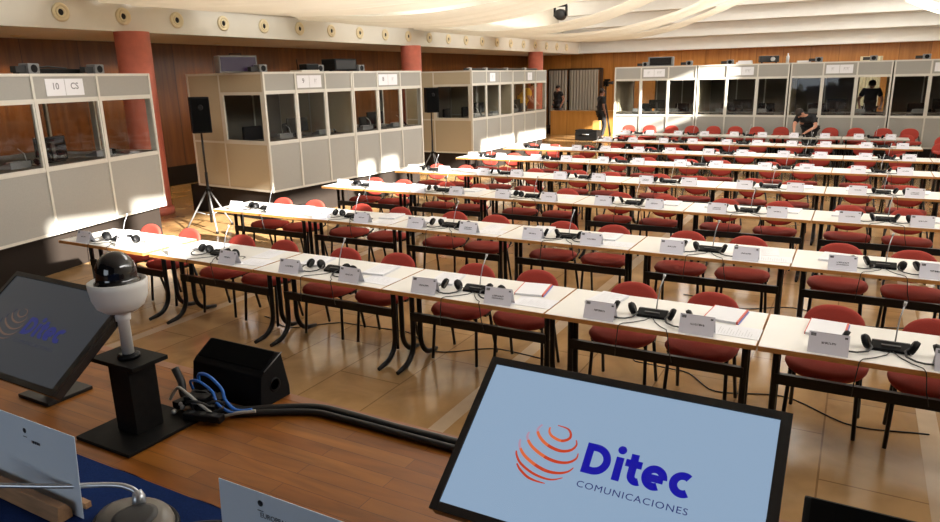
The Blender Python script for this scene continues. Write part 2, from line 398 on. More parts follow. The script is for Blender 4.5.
# ------------------------------------------------------------------ draped fabric swags
def swag(name, label, y0, y1, curve, group='ivory fabric swags under the ceiling', ph=0., sag=.0):
    n, k = 40, 64; vs = []; fs = []
    xs = [c[0] for c in curve]
    def zat(x):
        for (xa, za), (xb, zb) in zip(curve, curve[1:]):
            if x <= xb:
                t = (x - xa) / (xb - xa); return za + (zb - za) * t
        return curve[-1][1]
    def zs(x):
        w = 1.1; return sum(zat(min(max(x + d, xs[0]), xs[-1])) for d in (-w, -w / 2, 0, w / 2, w)) / 5
    for i in range(n + 1):
        x = xs[0] + (xs[-1] - xs[0]) * i / n; u = i / n
        for j in range(k + 1):
            t = j / k
            pinch = .62 + .38 * math.sin(PI * min(1, u * 1.5 + .08)) if u < .6 else 1.
            yc = (y0 + y1) / 2; yy = yc + (t - .5) * (y1 - y0) * max(.6, pinch)
            wd_ = min(1., (y1 - y0) / 3.); fold = .04 * wd_ * math.sin(t * 6 * PI + ph + u * 1.2) + .034 * math.sin(t * 11 * PI + ph * 2 + u) + .014 * math.sin(t * 27 * PI + ph + 2 * u)
            vs.append((x, yy, zs(x) + fold - .07 * math.sin(PI * t) - sag * u))
    for i in range(n):
        for j in range(k):
            a = i * (k + 1) + j; fs.append((a, a + 1, a + k + 2, a + k + 1))
    o = MB().add(vs, fs, 0, True).build(name, 'swag')
    return tag(o, label, 'fabric swag', group)
A = FX + .103
swag('hanging_swag', 'ivory fabric swag sweeping low over the near booths, nearest the stage', 6.6, 10.3, [(A, 3.86), (-10.3, 3.66), (-8.2, 3.50), (-6, 3.47), (-4.6, 3.56), (-2, 4.1), (0, 4.9), (2., 5.9)], ph=.3)
swag('hanging_swag', 'ivory fabric swag, second from the stage, over the joined middle booths', 12.0, 14.0, [(A, 3.84), (-10.4, 3.66), (-8.5, 3.46), (-6.3, 3.55), (-5.1, 3.78), (-4.2, 4.05), (-2, 4.9), (1, 6.2)], ph=1.2)
swag('hanging_swag', 'ivory fabric swag, third from the stage, beside the hanging lamp', 16.9, 18.6, [(A, 3.84), (-9.6, 3.52), (-8.2, 3.47), (-7.0, 3.55), (-5.9, 3.72), (-5.0, 4.0), (-4.2, 4.4), (-2, 5.3), (0, 6.2)], ph=2.1)
swag('hanging_swag', 'ivory fabric swag, fourth from the stage, thin folds catching light', 21.7, 23.2, [(A, 3.84), (-9.6, 3.56), (-8.1, 3.52), (-6.7, 3.62), (-5.7, 3.80), (-4.8, 4.1), (-3.5, 4.6), (-1, 5.6), (.4, 6.2)], ph=.8)
swag('hanging_swag', 'ivory fabric swag farthest from the stage, next to the stepped ceiling', 25.3, 26.6, [(A, 3.84), (-10.2, 3.66), (-8.7, 3.62), (-7.2, 3.68), (-6.1, 3.86), (-5.1, 4.2), (-3.7, 4.78), (-1, 5.9), (0, 6.3)], ph=1.7)
swag('hanging_swag', 'white fabric swag at the opposite side, hanging before the bright ceiling corner', 26.2, 28.2, [(-.6, 5.6), (.6, 4.62), (1.4, 4.16), (2.0, 3.92), (3.2, 3.75), (4.5, 3.9)], ph=.5)
# lamp hanging between two swags
t = thing('hanging_spotlight', 'black spotlight hanging from the ceiling between two fabric swags', 'spotlight', (-7.62, 19.2, 4.1))
MB().tube([(0, 0, .25), (0, 0, 2.3)], .02).build('rod', 'black_metal', t)
MB().box(-.16, .16, -.12, .12, .12, .26).build('base', 'black_plastic', t, .02)
MB().prism([(-.19, -.05, .118), (.19, -.05, .118), (.19, -.05, -.16), (.155, -.05, -.16), (.155, -.05, .085), (-.155, -.05, .085), (-.155, -.05, -.16), (-.19, -.05, -.16)], (0, .1, 0)).build('yoke', 'black_plastic', t)
MB().lathe([(.0, -.2), (.12, -.2), (.15, -.05), (.15, .1), (.09, .17), (0, .17)], c=(0, 0, -.12), axis='Y', seg=20).build('head', 'dark_grey', t)
# ------------------------------------------------------------------ hall furniture
TW, TD = 1.392, .66
def make_table(name, edge, label, legs='curved'):
    t = thing(name, label, 'table')
    MB().box(-TW / 2 + .004, TW / 2 - .004, .004, TD - .004, .712, .74).build('tabletop', 'table_top', t)
    e = MB()
    e.box(-TW / 2, TW / 2, 0, .0045, .708, .7385).box(-TW / 2, TW / 2, TD - .0045, TD, .708, .7385)
    e.box(-TW / 2, -TW / 2 + .0045, .0045, TD - .0045, .708, .7385).box(TW / 2 - .0045, TW / 2, .0045, TD - .0045, .708, .7385)
    e.build('edge_band', edge, t)
    for sx in (-1, 1):
        for sy in (-1, 1):
            c = TD / 2 + .015
            pts = [(sx * (TW / 2 - .09), c + sy * .055, .70)]
            for z in (.5, .3, .22): pts.append((sx * (TW / 2 - .09), c + sy * .055, z))
            for q in range(1, 8):
                a = q / 8 * PI / 2
                pts.append((sx * (TW / 2 - .09), c + sy * (.055 + .17 * (1 - math.cos(a))), .22 - .19 * math.sin(a)))
            pts.append((sx * (TW / 2 - .09), c + sy * .31, .018))
            MB().tube(pts, [.024] * (len(pts) - 1) + [.017], 8, flat=.9).build('leg', 'black_metal', t)
    MB().box(-TW / 2 + .09, TW / 2 - .09, TD / 2 - .075, TD / 2 - .04, .405, .475).build('crossbeam', 'black_metal', t)
    b = MB()
    for sx in (-1, 1): b.box(sx * (TW / 2 - .09) - .03, sx * (TW / 2 - .09) + .03, .10, TD - .10, .685, .71)
    b.build('bracket', 'black_metal', t)
    return t
P_table = Proto(make_table('folding_table', 'edge_wood', ''))
P_table_g = Proto(make_table('folding_table', 'edge_grey', ''))

def super_ell(a, b, n, k, p=2.6):
    return [(a * math.copysign(abs(math.cos(2 * PI * i / k)) ** (2 / p), math.cos(2 * PI * i / k)), b * math.copysign(abs(math.sin(2 * PI * i / k)) ** (2 / p), math.sin(2 * PI * i / k))) for i in range(k)]
def pad(outline, fn, th, rings=3):
    """cushion: OUTLINE scaled in rings with rounded rim; FN maps (u, v, w) to 3-D"""
    m = MB(); k = len(outline); vs = []; fs = []
    lev = [(0.0, -.5), (.80, -.5), (.95, -.36), (1., 0), (.95, .36), (.80, .5), (.0, .5)]
    for s, w in lev:
        for (u, v) in outline: vs.append(fn(u * s, v * s, w * th))
    for i in range(len(lev) - 1):
        for j in range(k): fs.append((i * k + j, i * k + (j + 1) % k, (i + 1) * k + (j + 1) % k, (i + 1) * k + j))
    return m.add(vs, fs, 0, True)
def make_chair():
    t = thing('conference_chair', '', 'chair')
    sea = pad(super_ell(.25, .235, 0, 28), lambda u, v, w: Vector((u, v - .02, .445 + w - .35 * max(0, -v - .10) ** 1.6 + .10 * abs(u) ** 1.5)), .06)
    sea.build('seat', 'red_fabric', t)
    bk = pad(super_ell(.195, .145, 0, 28, 2.3), lambda u, v, w: Vector((u, .255 + .24 * v - w * .97 - .55 * u * u, .630 + v)), .04)
    bk.build('backrest', 'red_fabric', t)
    for sx in (-1, 1):
        MB().tube([(sx * .20, -.13, .43), (sx * .215, -.165, .012)], .0135, 8).build('leg', 'black_metal', t)
        MB().tube([(sx * .20, .10, .43), (sx * .215, .20, .012)], .0135, 8).build('leg', 'black_metal', t)
    f = MB()
    for sx in (-1, 1):
        f.tube([(sx * .20, -.16, .425), (sx * .205, .12, .425), (sx * .215, .20, .46), (sx * .19, .232, .60)], .011, 8)
        f.box(sx * .215 - .02, sx * .215 + .02, -.02, .05, .41, .45)
    f.tube([(-.20, .06, .42), (.20, .06, .42)], .011, 8).tube([(-.20, -.11, .42), (.20, -.11, .42)], .011, 8)
    f.build('frame', 'black_metal', t)
    return t
P_chair = Proto(make_chair())

def make_card(k):
    m = MB(); w, h = .215, .118; a = .045
    # front sheet faces -Y, leaning back; rear sheet closes the tent
    th = .0012
    for s in (1, -1):
        y0 = 0 if s == 1 else 2 * a
        m.prism([(-w / 2, y0, .0), (w / 2, y0, .0), (w / 2, a + s * .0005, h), (-w / 2, a + s * .0005, h)], (0, s * th, 0), 0)
    def fr(u, v, off=-.0008): return (u, a * v / h + off, v)
    def bar(u0, u1, v0, v1, mi): m.quad(fr(u0, v0), fr(u1, v0), fr(u1, v1), fr(u0, v1), mi)
    bar(-w / 2 + .010, -w / 2 + .038, .094, .110, 1)          # small flag mark
    for q in range(3): bar(-w / 2 + .013 + q * .008, -w / 2 + .017 + q * .008, .097, .107, 2)
    bar(w / 2 - .026, w / 2 - .010, .096, .106, 1)
    rnd = random.Random(k); u = -.036 - .004 * (k % 3); end = -u                      # the name: too small to read, a row of strokes
    while u < end:
        d = rnd.uniform(.004, .008); hh = rnd.choice((.010, .012)); bar(u, u + d * .42, .056, .056 + hh, 1); bar(u, u + d, .056 + rnd.choice((0, .005, .010)), .0585 + rnd.choice((0, .005, .0095)), 1); u += d + .002
    if k % 4 == 2:
        u = -.045
        while u < .045:
            d = rnd.uniform(.004, .008); bar(u, u + d * .45, .040, .050, 1); bar(u, u + d, .044, .047, 1); u += d + .002
    o = m.build('name_card', ['card', 'ink', 'ink_soft'])
    return tag(o, '', 'nameplate')
P_card = [Proto(make_card(k)) for k in range(5)]

def make_mic():
    t = thing('conference_microphone', '', 'microphone')
    b = MB().prism([(-.10, -.045, 0), (-.10, .05, 0), (-.10, .05, .042), (-.10, .02, .045), (-.10, -.045, .018)], (.20, 0, 0))
    b.build('base_unit', 'black_plastic', t, .006)
    MB().box(-.05, .05, -.025, .0, .026, .036).build('button_panel', 'dark_grey', t)
    MB().tube([(.02, .025, .04), (.022, .035, .10), (.03, .06, .19), (.045, .085, .255)], .0042, 8).build('gooseneck', 'neck_grey', t)
    MB().tube([(.045, .085, .255), (.050, .093, .282)], [.007, .010], 10).build('microphone_tip', 'silver', t)
    MB().tube([(.0, -.04, .008), (-.02, -.10, .004), (-.08, -.18, .005), (-.14, -.235, .006), (-.15, -.264, .006), (-.158, -.273, -.004), (-.16, -.273, -.03), (-.172, -.271, -.15), (-.175, -.271, -.22)], .0032, 6).tube([(.01, -.04, .008), (.05, -.12, .004), (.10, -.19, .005), (.15, -.235, .006), (.158, -.264, .006), (.165, -.273, -.004), (.17, -.273, -.03), (.18, -.271, -.12), (.20, -.271, -.20)], .0032, 6).build('cable', 'cable_black', t)
    return t
P_mic = Proto(make_mic())

def make_phones():
    t = thing('headphones', '', 'headphones'); t.scale = (1.22, 1.22, 1.22)
    for sx in (-1, 1):
        rot = Euler((0, sx * 1.15, 0)).to_matrix()
        c = Vector((sx * .048, 0, .036)); m = MB()
        for r0, r1, z0, z1 in ((.034, .036, -.012, .004), (.036, .028, .004, .014), (.028, .0, .014, .010)):
            vs = []; k = 18
            for r, z in ((r0, z0), (r1, z1)):
                for q in range(k): vs.append(c + rot @ Vector((r * math.cos(2 * PI * q / k), r * math.sin(2 * PI * q / k), z)))
            m.add(vs, [(q, (q + 1) % k, k + (q + 1) % k, k + q) for q in range(k)], 0, True)
        vs = [c + rot @ Vector((.034 * math.cos(2 * PI * q / 18), .034 * math.sin(2 * PI * q / 18), -.012)) for q in range(18)]
        m.add(vs, [tuple(range(18))])
        m.build('ear_cushion', 'black_plastic', t)
    MB().tube([(-.062, 0, .030), (-.082, -.035, .022), (-.072, -.085, .014), (-.035, -.115, .010), (0, -.122, .009), (.035, -.115, .010), (.072, -.085, .014), (.082, -.035, .022), (.062, 0, .030)], .006, 8, flat=.6).build('headband', 'dark_grey', t)
    MB().tube([(.05, .02, .01), (.08, .05, .004), (.11, .04, .004), (.12, .0, .004)], .0025, 6).build('cable', 'cable_black', t)
    return t
P_phones = Proto(make_phones())

def make_doc(kind):
    m = MB(); w, d = .21, .297
    if kind == 0:
        for q in range(5):
            o = random.uniform(-.004, .004); m.box(-w / 2 + o, w / 2 + o, -d / 2, d / 2, q * .0035, q * .0035 + .003, 0)
        for q in range(9): m.quad((-w / 2 + .025, d / 2 - .04 - q * .026, .0172), (w / 2 - .03 - .02 * (q % 3), d / 2 - .04 - q * .026, .0172), (w / 2 - .03 - .02 * (q % 3), d / 2 - .035 - q * .026, .0172), (-w / 2 + .025, d / 2 - .035 - q * .026, .0172), 1)
    elif kind == 1:
        for q in range(4): m.box(-w / 2, w / 2, -d / 2, d / 2, q * .004, q * .004 + .0035, 0)
        m.box(w / 2, w / 2 + .012, -d / 2, d / 2, 0, .018, 2).box(-w / 2 - .005, -w / 2, -d / 2, d / 2, 0, .018, 2); m.box(w / 2 + .012, w / 2 + .018, -d / 2, d / 2, 0, .006, 3)
    else:
        m.box(-w / 2, w / 2, -d / 2, d / 2, 0, .0012, 0)
        for q in range(12): m.quad((-w / 2 + .03, d / 2 - .05 - q * .018, .0016), (w / 2 - .05 - .03 * (q % 3), d / 2 - .05 - q * .018, .0016), (w / 2 - .05 - .03 * (q % 3), d / 2 - .047 - q * .018, .0016), (-w / 2 + .03, d / 2 - .047 - q * .018, .0016), 1)
    o = m.build(['document_stack', 'paper_folder', 'printed_sheet'][kind], ['paper', 'ink_soft', 'red_ink', 'blue_ink'])
    return tag(o, '', ['papers', 'folder', 'paper'][kind])
P_doc = [Proto(make_doc(k)) for k in range(3)]

ROWS = [('front row', 4.30, [-6.80, -5.315, -3.908, -2.508, -1.108, .292]),
        ('second row', 6.32, [-.394 - 1.4 * k + .7 for k in range(5, -1, -1)]),
        ('third row', 8.455, [-.36 - 1.4 * k + .7 for k in range(5, -1, -1)]),
        ('fourth row', 10.43, [-.324 - 1.4 * k + .7 for k in range(5, -1, -1)]),
        ('fifth row', 12.65, [-.326 - 1.4 * k + .7 for k in range(5, -2, -1)]),
        ('sixth row', 14.66, [-.21 - 1.4 * k + .7 for k in range(5, -2, -1)]),
        ('seventh row', 16.88, [-.22 - 1.4 * k + .7 for k in range(4, -1, -1)]),
        ('back row', 19.08, [-5.30, -3.88, -2.47, -1.06, .35])]
rj = random.Random(3)
seatname = {-1: 'booth-side seat', 1: 'aisle-side seat'}
n_card = 0
def on_screen(x, y, z): return px((x, y, z))[0] < 950 and px((x, y, z))[0] > -20
for r, (rn, ty, xs) in enumerate(ROWS):
    for k, tx in enumerate(xs):
        if not (on_screen(tx - .69, ty, .74)): continue
        where = '%s table from booths, %s' % (ORD[k], rn)
        (P_table_g if r == 7 else P_table).put((tx, ty, 0), 0, ('white table with grey edge, ' if r == 7 else 'white-topped table with brown edge, ') + '%s from the booths in the %s' % (ORD[k], rn), 'tables set in rows')
        mx = tx + rj.uniform(-.03, .03)
        if on_screen(mx - .1, ty, .74):
            P_mic.put((mx, ty + .26, .7415), rj.uniform(-.012, .012), 'black gooseneck microphone unit on the ' + where, 'microphone units on the tables')
        for s in (-1, 1):
            sn = seatname[s]; cx = tx + s * (.325 + rj.uniform(-.02, .02))
            if on_screen(cx - .2, ty, .74):
                P_card[n_card % 5].put((cx, ty + .028, .741), rj.uniform(-.06, .06), 'folded white nameplate, %s, %s' % (sn, where), 'nameplates on the tables'); n_card += 1
            hx = tx + s * (.185 + rj.uniform(-.015, .015))
            if on_screen(hx - .05, ty, .74):
                P_phones.put((hx, ty + .245 + rj.uniform(-.02, .03), .741), rj.uniform(-.5, .5), 'black headphones by the %s, %s' % (sn, where), 'headphones on the tables')
            chx, chy = tx - .03 + s * (.298 + rj.uniform(-.025, .025)), ty + .615 + rj.uniform(-.01, .05)
            if r < 7 and on_screen(chx - .25, chy, .7):
                P_chair.put((chx, chy, 0), rj.uniform(-.07, .07), 'red chair at the %s, %s' % (sn, where), 'red chairs at the table rows')
            # papers behind the nameplates, thinning out towards the back
            dx = cx + .03 * s + rj.uniform(-.05, .05) + (.06 if s > 0 else 0)
            if on_screen(dx - .1, ty + .4, .74) and (r < 3 or rj.random() < .45) and r < 7:
                kd = 1 if (r == 0 and k >= 3 and s == 1) or (r == 0 and k == 5) else (0 if rj.random() < .7 else 2)
                P_doc[kd].put((dx, ty + .47 + rj.uniform(-.03, .02), .741), rj.uniform(-.18, .18),
                              ['white papers', 'white folder with red and blue edges', 'single printed sheet'][kd] + ', %s, %s' % (sn, where), ['paper stacks on the tables', 'folders on the front row', 'loose sheets on the tables'][kd])
            if r < 2 and on_screen(dx, ty + .15, .74) and s == 1 and k > 0:
                P_doc[2].put((min(tx + .55, cx + .235), ty + .20, .741), rj.uniform(-.12, .12) + PI / 2, 'loose printed sheet by the table joint, ' + where, 'loose sheets on the tables')

# red chairs stacked in pairs behind the back row
for i, xx in enumerate([-5.92, -5.32, -4.7, -4.15, -3.57, -3.0, -2.45, -1.86, -.71, -.13, .47, 1.02]):
    nm = ['first', 'second', 'third', 'fourth', 'fifth', 'sixth', 'seventh', 'eighth', 'ninth', 'tenth', 'eleventh', 'twelfth'][i]
    P_chair.put((xx, 19.86, 0), 0, 'red chair, lower one of the %s stacked pair behind the back row' % nm, 'red chairs stacked in pairs')
    P_chair.put((xx + .07, 19.96, .145), .03, 'red chair, upper one of the %s stacked pair behind the back row' % nm, 'red chairs stacked in pairs')
P_chair.put((1.62, 17.75, 0), .1, 'red chair, lower of the pair past the seventh row end', 'red chairs past the seventh row')
P_chair.put((1.66, 17.84, .145), .1, 'red chair, upper of the pair past the seventh row end', 'red chairs past the seventh row')

# cables lying on the stone floor
for nm, pts, lb in (('floor_cable', [(-1.6, 5.75), (-1.45, 5.45), (-1.05, 5.42), (-.75, 5.15), (-.3, 5.28), (.2, 5.0), (.7, 5.1)], 'black cable on the stone floor behind the front row, near the stage screen'),
                    ('floor_cable', [(-5.2, 4.95), (-4.75, 4.8), (-4.3, 5.15), (-3.6, 5.2), (-3.1, 4.9), (-2.6, 5.2), (-2.0, 5.15)], 'black cable on the stone floor under the booth end of the front row'),
                    ('floor_cable', [(-1.5, 7.5), (-.9, 7.25), (-.4, 7.5), (.2, 7.2), (.8, 7.35)], 'black cable on the stone floor behind the second row')):
    P = []
    for a, b in zip(pts, pts[1:]):
        for q in range(6): P.append((a[0] + (b[0] - a[0]) * q / 6, a[1] + (b[1] - a[1]) * (q / 6 if False else (3 * (q / 6) ** 2 - 2 * (q / 6) ** 3)), .006))
    tag(MB().tube(P, .005, 6).build(nm, 'cable_black'), lb, 'cable')
# ------------------------------------------------------------------ interpreter booths
BOOTHS = []
def booth(label, group, corner, u, W, depth, z0, H, texts, side=None, back_open=(), sills=(.41, .84), sign_bay=1, through=False):
    """corner: front edge at its near/left end seen from the hall; u: along the front; the inside lies along n"""
    ux, uy = u; ang = math.atan2(uy, ux)
    t = thing('interpreter_booth', label, 'booth', (corner[0], corner[1], z0), ang, group)
    bw = W / 3; f = .034; zs, zw = H * sills[0], H * sills[1]
    fr = MB()
    for i in range(4):
        x = i * bw; a, b = (x - f / 2, x + f / 2) if 0 < i < 3 else ((0, f) if i == 0 else (W - f, W))
        fr.box(a, b, -.012, .04, 0, H)
        fr.box(a, b, depth - .04, depth, 0, H)
    for z in (0, zs - f / 2, zw - f / 2, H - f):
        fr.box(f, W - f, -.008, .034, z, z + f)
    for z in (0, H - f): fr.box(f, W - f, depth - .034, depth, z, z + f)
    for x in (0, W - f):
        fr.box(x, x + f, .04, depth - .04, 0, f); fr.box(x, x + f, .04, depth - .04, H - f, H)
        fr.box(x, x + f, .04, depth - .04, zs - f / 2, zs + f / 2)
        fr.box(x + .004, x + f - .004, depth * .56 - f / 2, depth * .56 + f / 2, f, H - f)
    fr.build('frame', 'booth_frame', t)
    for i in range(3):
        a, b = i * bw + f / 2, (i + 1) * bw - f / 2
        MB().box(a, b, .004, .026, f, zs - f / 2).build('lower_panel', 'booth_panel', t)
        MB().box(a, b, .004, .026, zw + f / 2, H - f).build('header_panel', 'booth_panel', t)
        w = MB(); g = .024
        w.box(a, a + g, -.004, .03, zs + f / 2, zw - f / 2).box(b - g, b, -.004, .03, zs + f / 2, zw - f / 2)
        w.box(a + g, b - g, -.004, .03, zs + f / 2, zs + f / 2 + g).box(a + g, b - g, -.004, .03, zw - f / 2 - g, zw - f / 2)
        wo = w.build('window_frame', 'booth_frame', t)
        MB().box(a + g, b - g, .010, .016, zs + f / 2 + g, zw - f / 2 - g).build('pane', 'booth_glass', wo)
    # ends: a blank panel towards the back, a windowed one towards the front
    for nm, x in (('near', 0), ('far', W)):
        sx = x + (.008 if x == 0 else -.03)
        d0 = depth * .56
        if side == 'both' or side == nm:
            if through:
                MB().box(sx, sx + .022, d0 + f / 2, depth - .04, f, zs).build('side_panel', 'booth_side', t); MB().box(sx, sx + .022, d0 + f / 2, depth - .04, zw, H - f).build('side_panel', 'booth_side', t)
                MB().box(sx + .008, sx + .014, d0 + f / 2, depth - .04, zs, zw).build('pane', 'booth_glass', t)
            else: MB().box(sx, sx + .022, d0 + f / 2, depth - .04, f, H - f).build('side_panel', 'booth_side', t)
            MB().box(sx, sx + .022, .04, d0 - f / 2, f, zs).build('side_panel', 'booth_side', t); MB().box(sx, sx + .022, .04, d0 - f / 2, zw, H - f).build('side_panel', 'booth_side', t)
            e = MB()
            for (y0, y1, za, zb) in ((.04, .10, zs, zw), (d0 - f / 2 - .06, d0 - f / 2, zs, zw), (.10, d0 - f / 2 - .06, zs, zs + .05), (.10, d0 - f / 2 - .06, zw - .05, zw)):
                e.box(sx - .006, sx + .028, y0, y1, za, zb)
            wo = e.build('window_frame', 'booth_frame', t)
            MB().box(sx + .008, sx + .014, .10, d0 - f / 2 - .06, zs + .05, zw - .05).build('pane', 'booth_glass', wo)
        else:
            MB().box(sx, sx + .022, .04, depth - .04, f, H - f).build('side_panel', 'booth_side', t)
    for i in range(3):
        a, b = i * bw + f / 2, (i + 1) * bw - f / 2; y = depth - .03
        if i in back_open:
            m = MB().box(a, b, y, y + .02, f, zs).box(a, b, y, y + .02, zw, H - f); m.build('back_panel', 'booth_inside', t)
            wo = MB().box(a, a + .04, y - .005, y + .025, zs, zw).box(b - .04, b, y - .005, y + .025, zs, zw).box(a + .04, b - .04, y - .005, y + .025, zs, zs + .04).box(a + .04, b - .04, y - .005, y + .025, zw - .04, zw).build('window_frame', 'booth_inside', t)
            MB().box(a + .04, b - .04, y + .008, y + .012, zs + .04, zw - .04).build('pane', 'booth_glass', wo)
        else:
            MB().box(a, b, y, y + .02, f, H - f).build('back_panel', 'booth_inside', t)
    MB().box(.04, W - .04, .03, depth - .04, H - .03, H - .005).build('roof_panel', 'booth_side', t)
    MB().box(f, W - f, .04, depth - .04, f, f + .02).build('booth_floor', 'booth_inside', t)
    # paper signs on the header
    zc = (zw + f / 2 + H - f) / 2; hw = min(.30, bw * .40)
    for q, tx in enumerate(texts):
        xc = sign_bay * bw + bw / 2 + (q - (len(texts) - 1) / 2) * (hw + .008) - .02
        s = MB().box(xc - hw / 2, xc + hw / 2, -.0005, .003, zc - .105, zc + .105).build('paper_sign', 'paper', t)
        if tx.startswith('~'):        # too blurred to read in the photo: a few faint strokes
            g = MB()
            for k in range(2 * len(tx)):
                u = (k - len(tx) + .5) * .034
                g.box(xc + u - .010, xc + u + .010, -.0016, -.0012, zc - .01 + .03 * (k % 2), zc + .045).box(xc + u - .010, xc + u - .004, -.0016, -.0012, zc - .04, zc + .04)
            g.build('lettering', 'ink_soft', s)
        elif tx:
            me = text_mesh(tx, .115, 'sign_ink', align='CENTER', bold=.002)
            o = obj('lettering', me, s, (xc, -.0015, zc - .025), (PI / 2, 0, 0))
    BOOTHS.append(dict(o=t, W=W, d=depth, z=z0, H=H, zs=zs, ang=ang, c=corner, bw=bw))
    return t
def at(bi, x, y, z=0):
    b = BOOTHS[bi]; c, s = math.cos(b['ang']), math.sin(b['ang'])
    return (b['c'][0] + x * c - y * s, b['c'][1] + x * s + y * c, z)
# booths along the wood wall (their fronts look across the hall), then those across the far end
d1 = Vector((-.2416, .970)).normalized(); W1 = 3.16
booth('grey interpreter booth with paper signs 10 and CS, nearest the stage', None, (-9.415 - d1.x * W1, 7.16 - d1.y * W1), (d1.x, d1.y), W1, 2.0, .51, 2.0, ('10', 'CS'), 'far', (1, 2), through=True)
d2 = Vector((.0896, .996)).normalized(); W2 = 2.115
booth('grey interpreter booth with a warm-tinted windowed end wall beside the near tripod speaker', 'pair of booths beyond the near speaker', (-8.682, 8.732), (d2.x, d2.y), W2, 2.05, .51, 2.0, ('9', '~'), 'near', ())
booth('grey interpreter booth whose last window shows the salmon column', 'pair of booths beyond the near speaker', (-8.682 + d2.x * (W2 + .012), 8.732 + d2.y * (W2 + .012)), (d2.x, d2.y), W2, 2.05, .51, 2.0, ('8', '~'), 'far', (2,), through=True)
booth('grey interpreter booth with a windowed end wall behind the far tripod speaker', 'pair of booths at the far end of the wood wall', (-8.353, 15.297), (0, 1), 2.31, 1.95, .51, 2.0, ('~',), 'near', ())
booth('grey interpreter booth with a person in a yellow shirt inside', 'pair of booths at the far end of the wood wall', (-8.353, 17.62), (0, 1), 2.32, 1.95, .51, 2.0, ('~',), 'far', (1, 2), through=True)
YB = 20.62
for i, (x0, W, tx, lb) in enumerate(((-6.46, 2.34, ('~', '~~'), 'grey interpreter booth crossed by a slanting band of sunlight, at the far end'), (-4.09, 2.33, ('~', '~~'), 'grey interpreter booth at the far end with a lit projector on its roof'),
                                     (-1.73, 2.30, ('~', '~~'), 'grey interpreter booth at the far end with a man standing inside'), (.60, 2.32, ('~', '~~'), 'grey interpreter booth at the far end, last one by the edge of the hall'))):
    booth(lb, 'booths across the far end', (x0, YB), (1, 0), W, 1.9, .40, 2.14, tx, None, (0,) if i == 0 else ((2,) if i == 2 else ()), (.355, .835))

# dark platforms they stand on
def platform(label, bis, pad_=.06):
    b0, b1 = BOOTHS[bis[0]], BOOTHS[bis[-1]]
    p = [at(bis[0], -pad_ + .1, .10), at(bis[-1], b1['W'] - .04, .10), at(bis[-1], b1['W'] - .04, b1['d'] + .3), at(bis[0], -pad_ + .1, b0['d'] + .3)]
    tag(MB().prism([(q[0], q[1], 0) for q in p], (0, 0, b0['z'] - .002)).build('booth_platform', 'platform'), label, 'platform')
platform('dark platform under the booth signed 10 and CS', [0]); platform('dark platform under the joined middle booths', [1, 2])
platform('dark platform under the joined booths at the end of the wood wall', [3, 4]); platform('low dark platform under the row of booths across the far end', [5, 6, 7, 8])

# what stands inside the booths
def make_console():
    t = thing('interpreter_console', '', 'console')
    MB().prism([(-.15, -.10, 0), (-.15, .10, 0), (-.15, .10, .09), (-.15, -.10, .03)], (.30, 0, 0)).build('body', 'unit_grey', t, .006)
    MB().box(-.10, .10, -.02, .06, .06, .085).build('display', 'silver', t)
    MB().tube([(-.11, .08, .07), (-.12, .05, .17), (-.10, -.02, .23)], .006, 6).build('gooseneck', 'silver', t)
    return t
P_console = Proto(make_console())
def make_monitor():
    t = thing('desk_monitor', '', 'monitor')
    MB().box(-.24, .24, -.02, .02, .08, .33).build('housing', 'black_plastic', t, .006)
    MB().box(-.22, .22, .0205, .022, .10, .31).build('display', 'bezel', t)
    MB().box(-.03, .03, -.05, -.02, .0, .25).build('stand', 'dark_grey', t)
    MB().box(-.12, .12, -.10, .08, 0, .012).build('foot', 'dark_grey', t)
    return t
P_mon = Proto(make_monitor())
def make_task_chair():
    t = thing('booth_chair', '', 'chair')
    MB().box(-.23, .23, -.22, .22, .44, .51).build('seat', 'black_cloth', t, .03)
    MB().box(-.22, .22, .20, .27, .58, 1.0).build('backrest', 'black_cloth', t, .03)
    MB().tube([(0, .05, .05), (0, .05, .45)], .03).tube([(0, .1, .46), (0, .25, .47), (0, .27, .62)], .02).build('post', 'black_metal', t)
    m = MB()
    for q in range(5):
        a = 2 * PI * q / 5 + .3; m.tube([(0, .05, .07), (.26 * math.cos(a), .05 + .26 * math.sin(a), .03)], .02)
    m.build('base', 'black_metal', t)
    return t
P_tchair = Proto(make_task_chair())
def make_desk(W):
    t = thing('booth_desk', '', 'desk')
    MB().box(.06, W - .06, .06, .55, .77, .80).build('desktop', 'desk', t)
    for x in (.10, W - .14): MB().box(x, x + .04, .08, .53, 0, .77).build('leg', 'desk', t)
    return t
BN = ['the booth signed 10', 'the first joined middle booth', 'the second joined middle booth', 'the booth behind the far speaker', 'the yellow-shirt booth', 'the sunlit far booth', 'the booth under the projector', 'the booth with the standing man', 'the last far booth']
bj = random.Random(11)
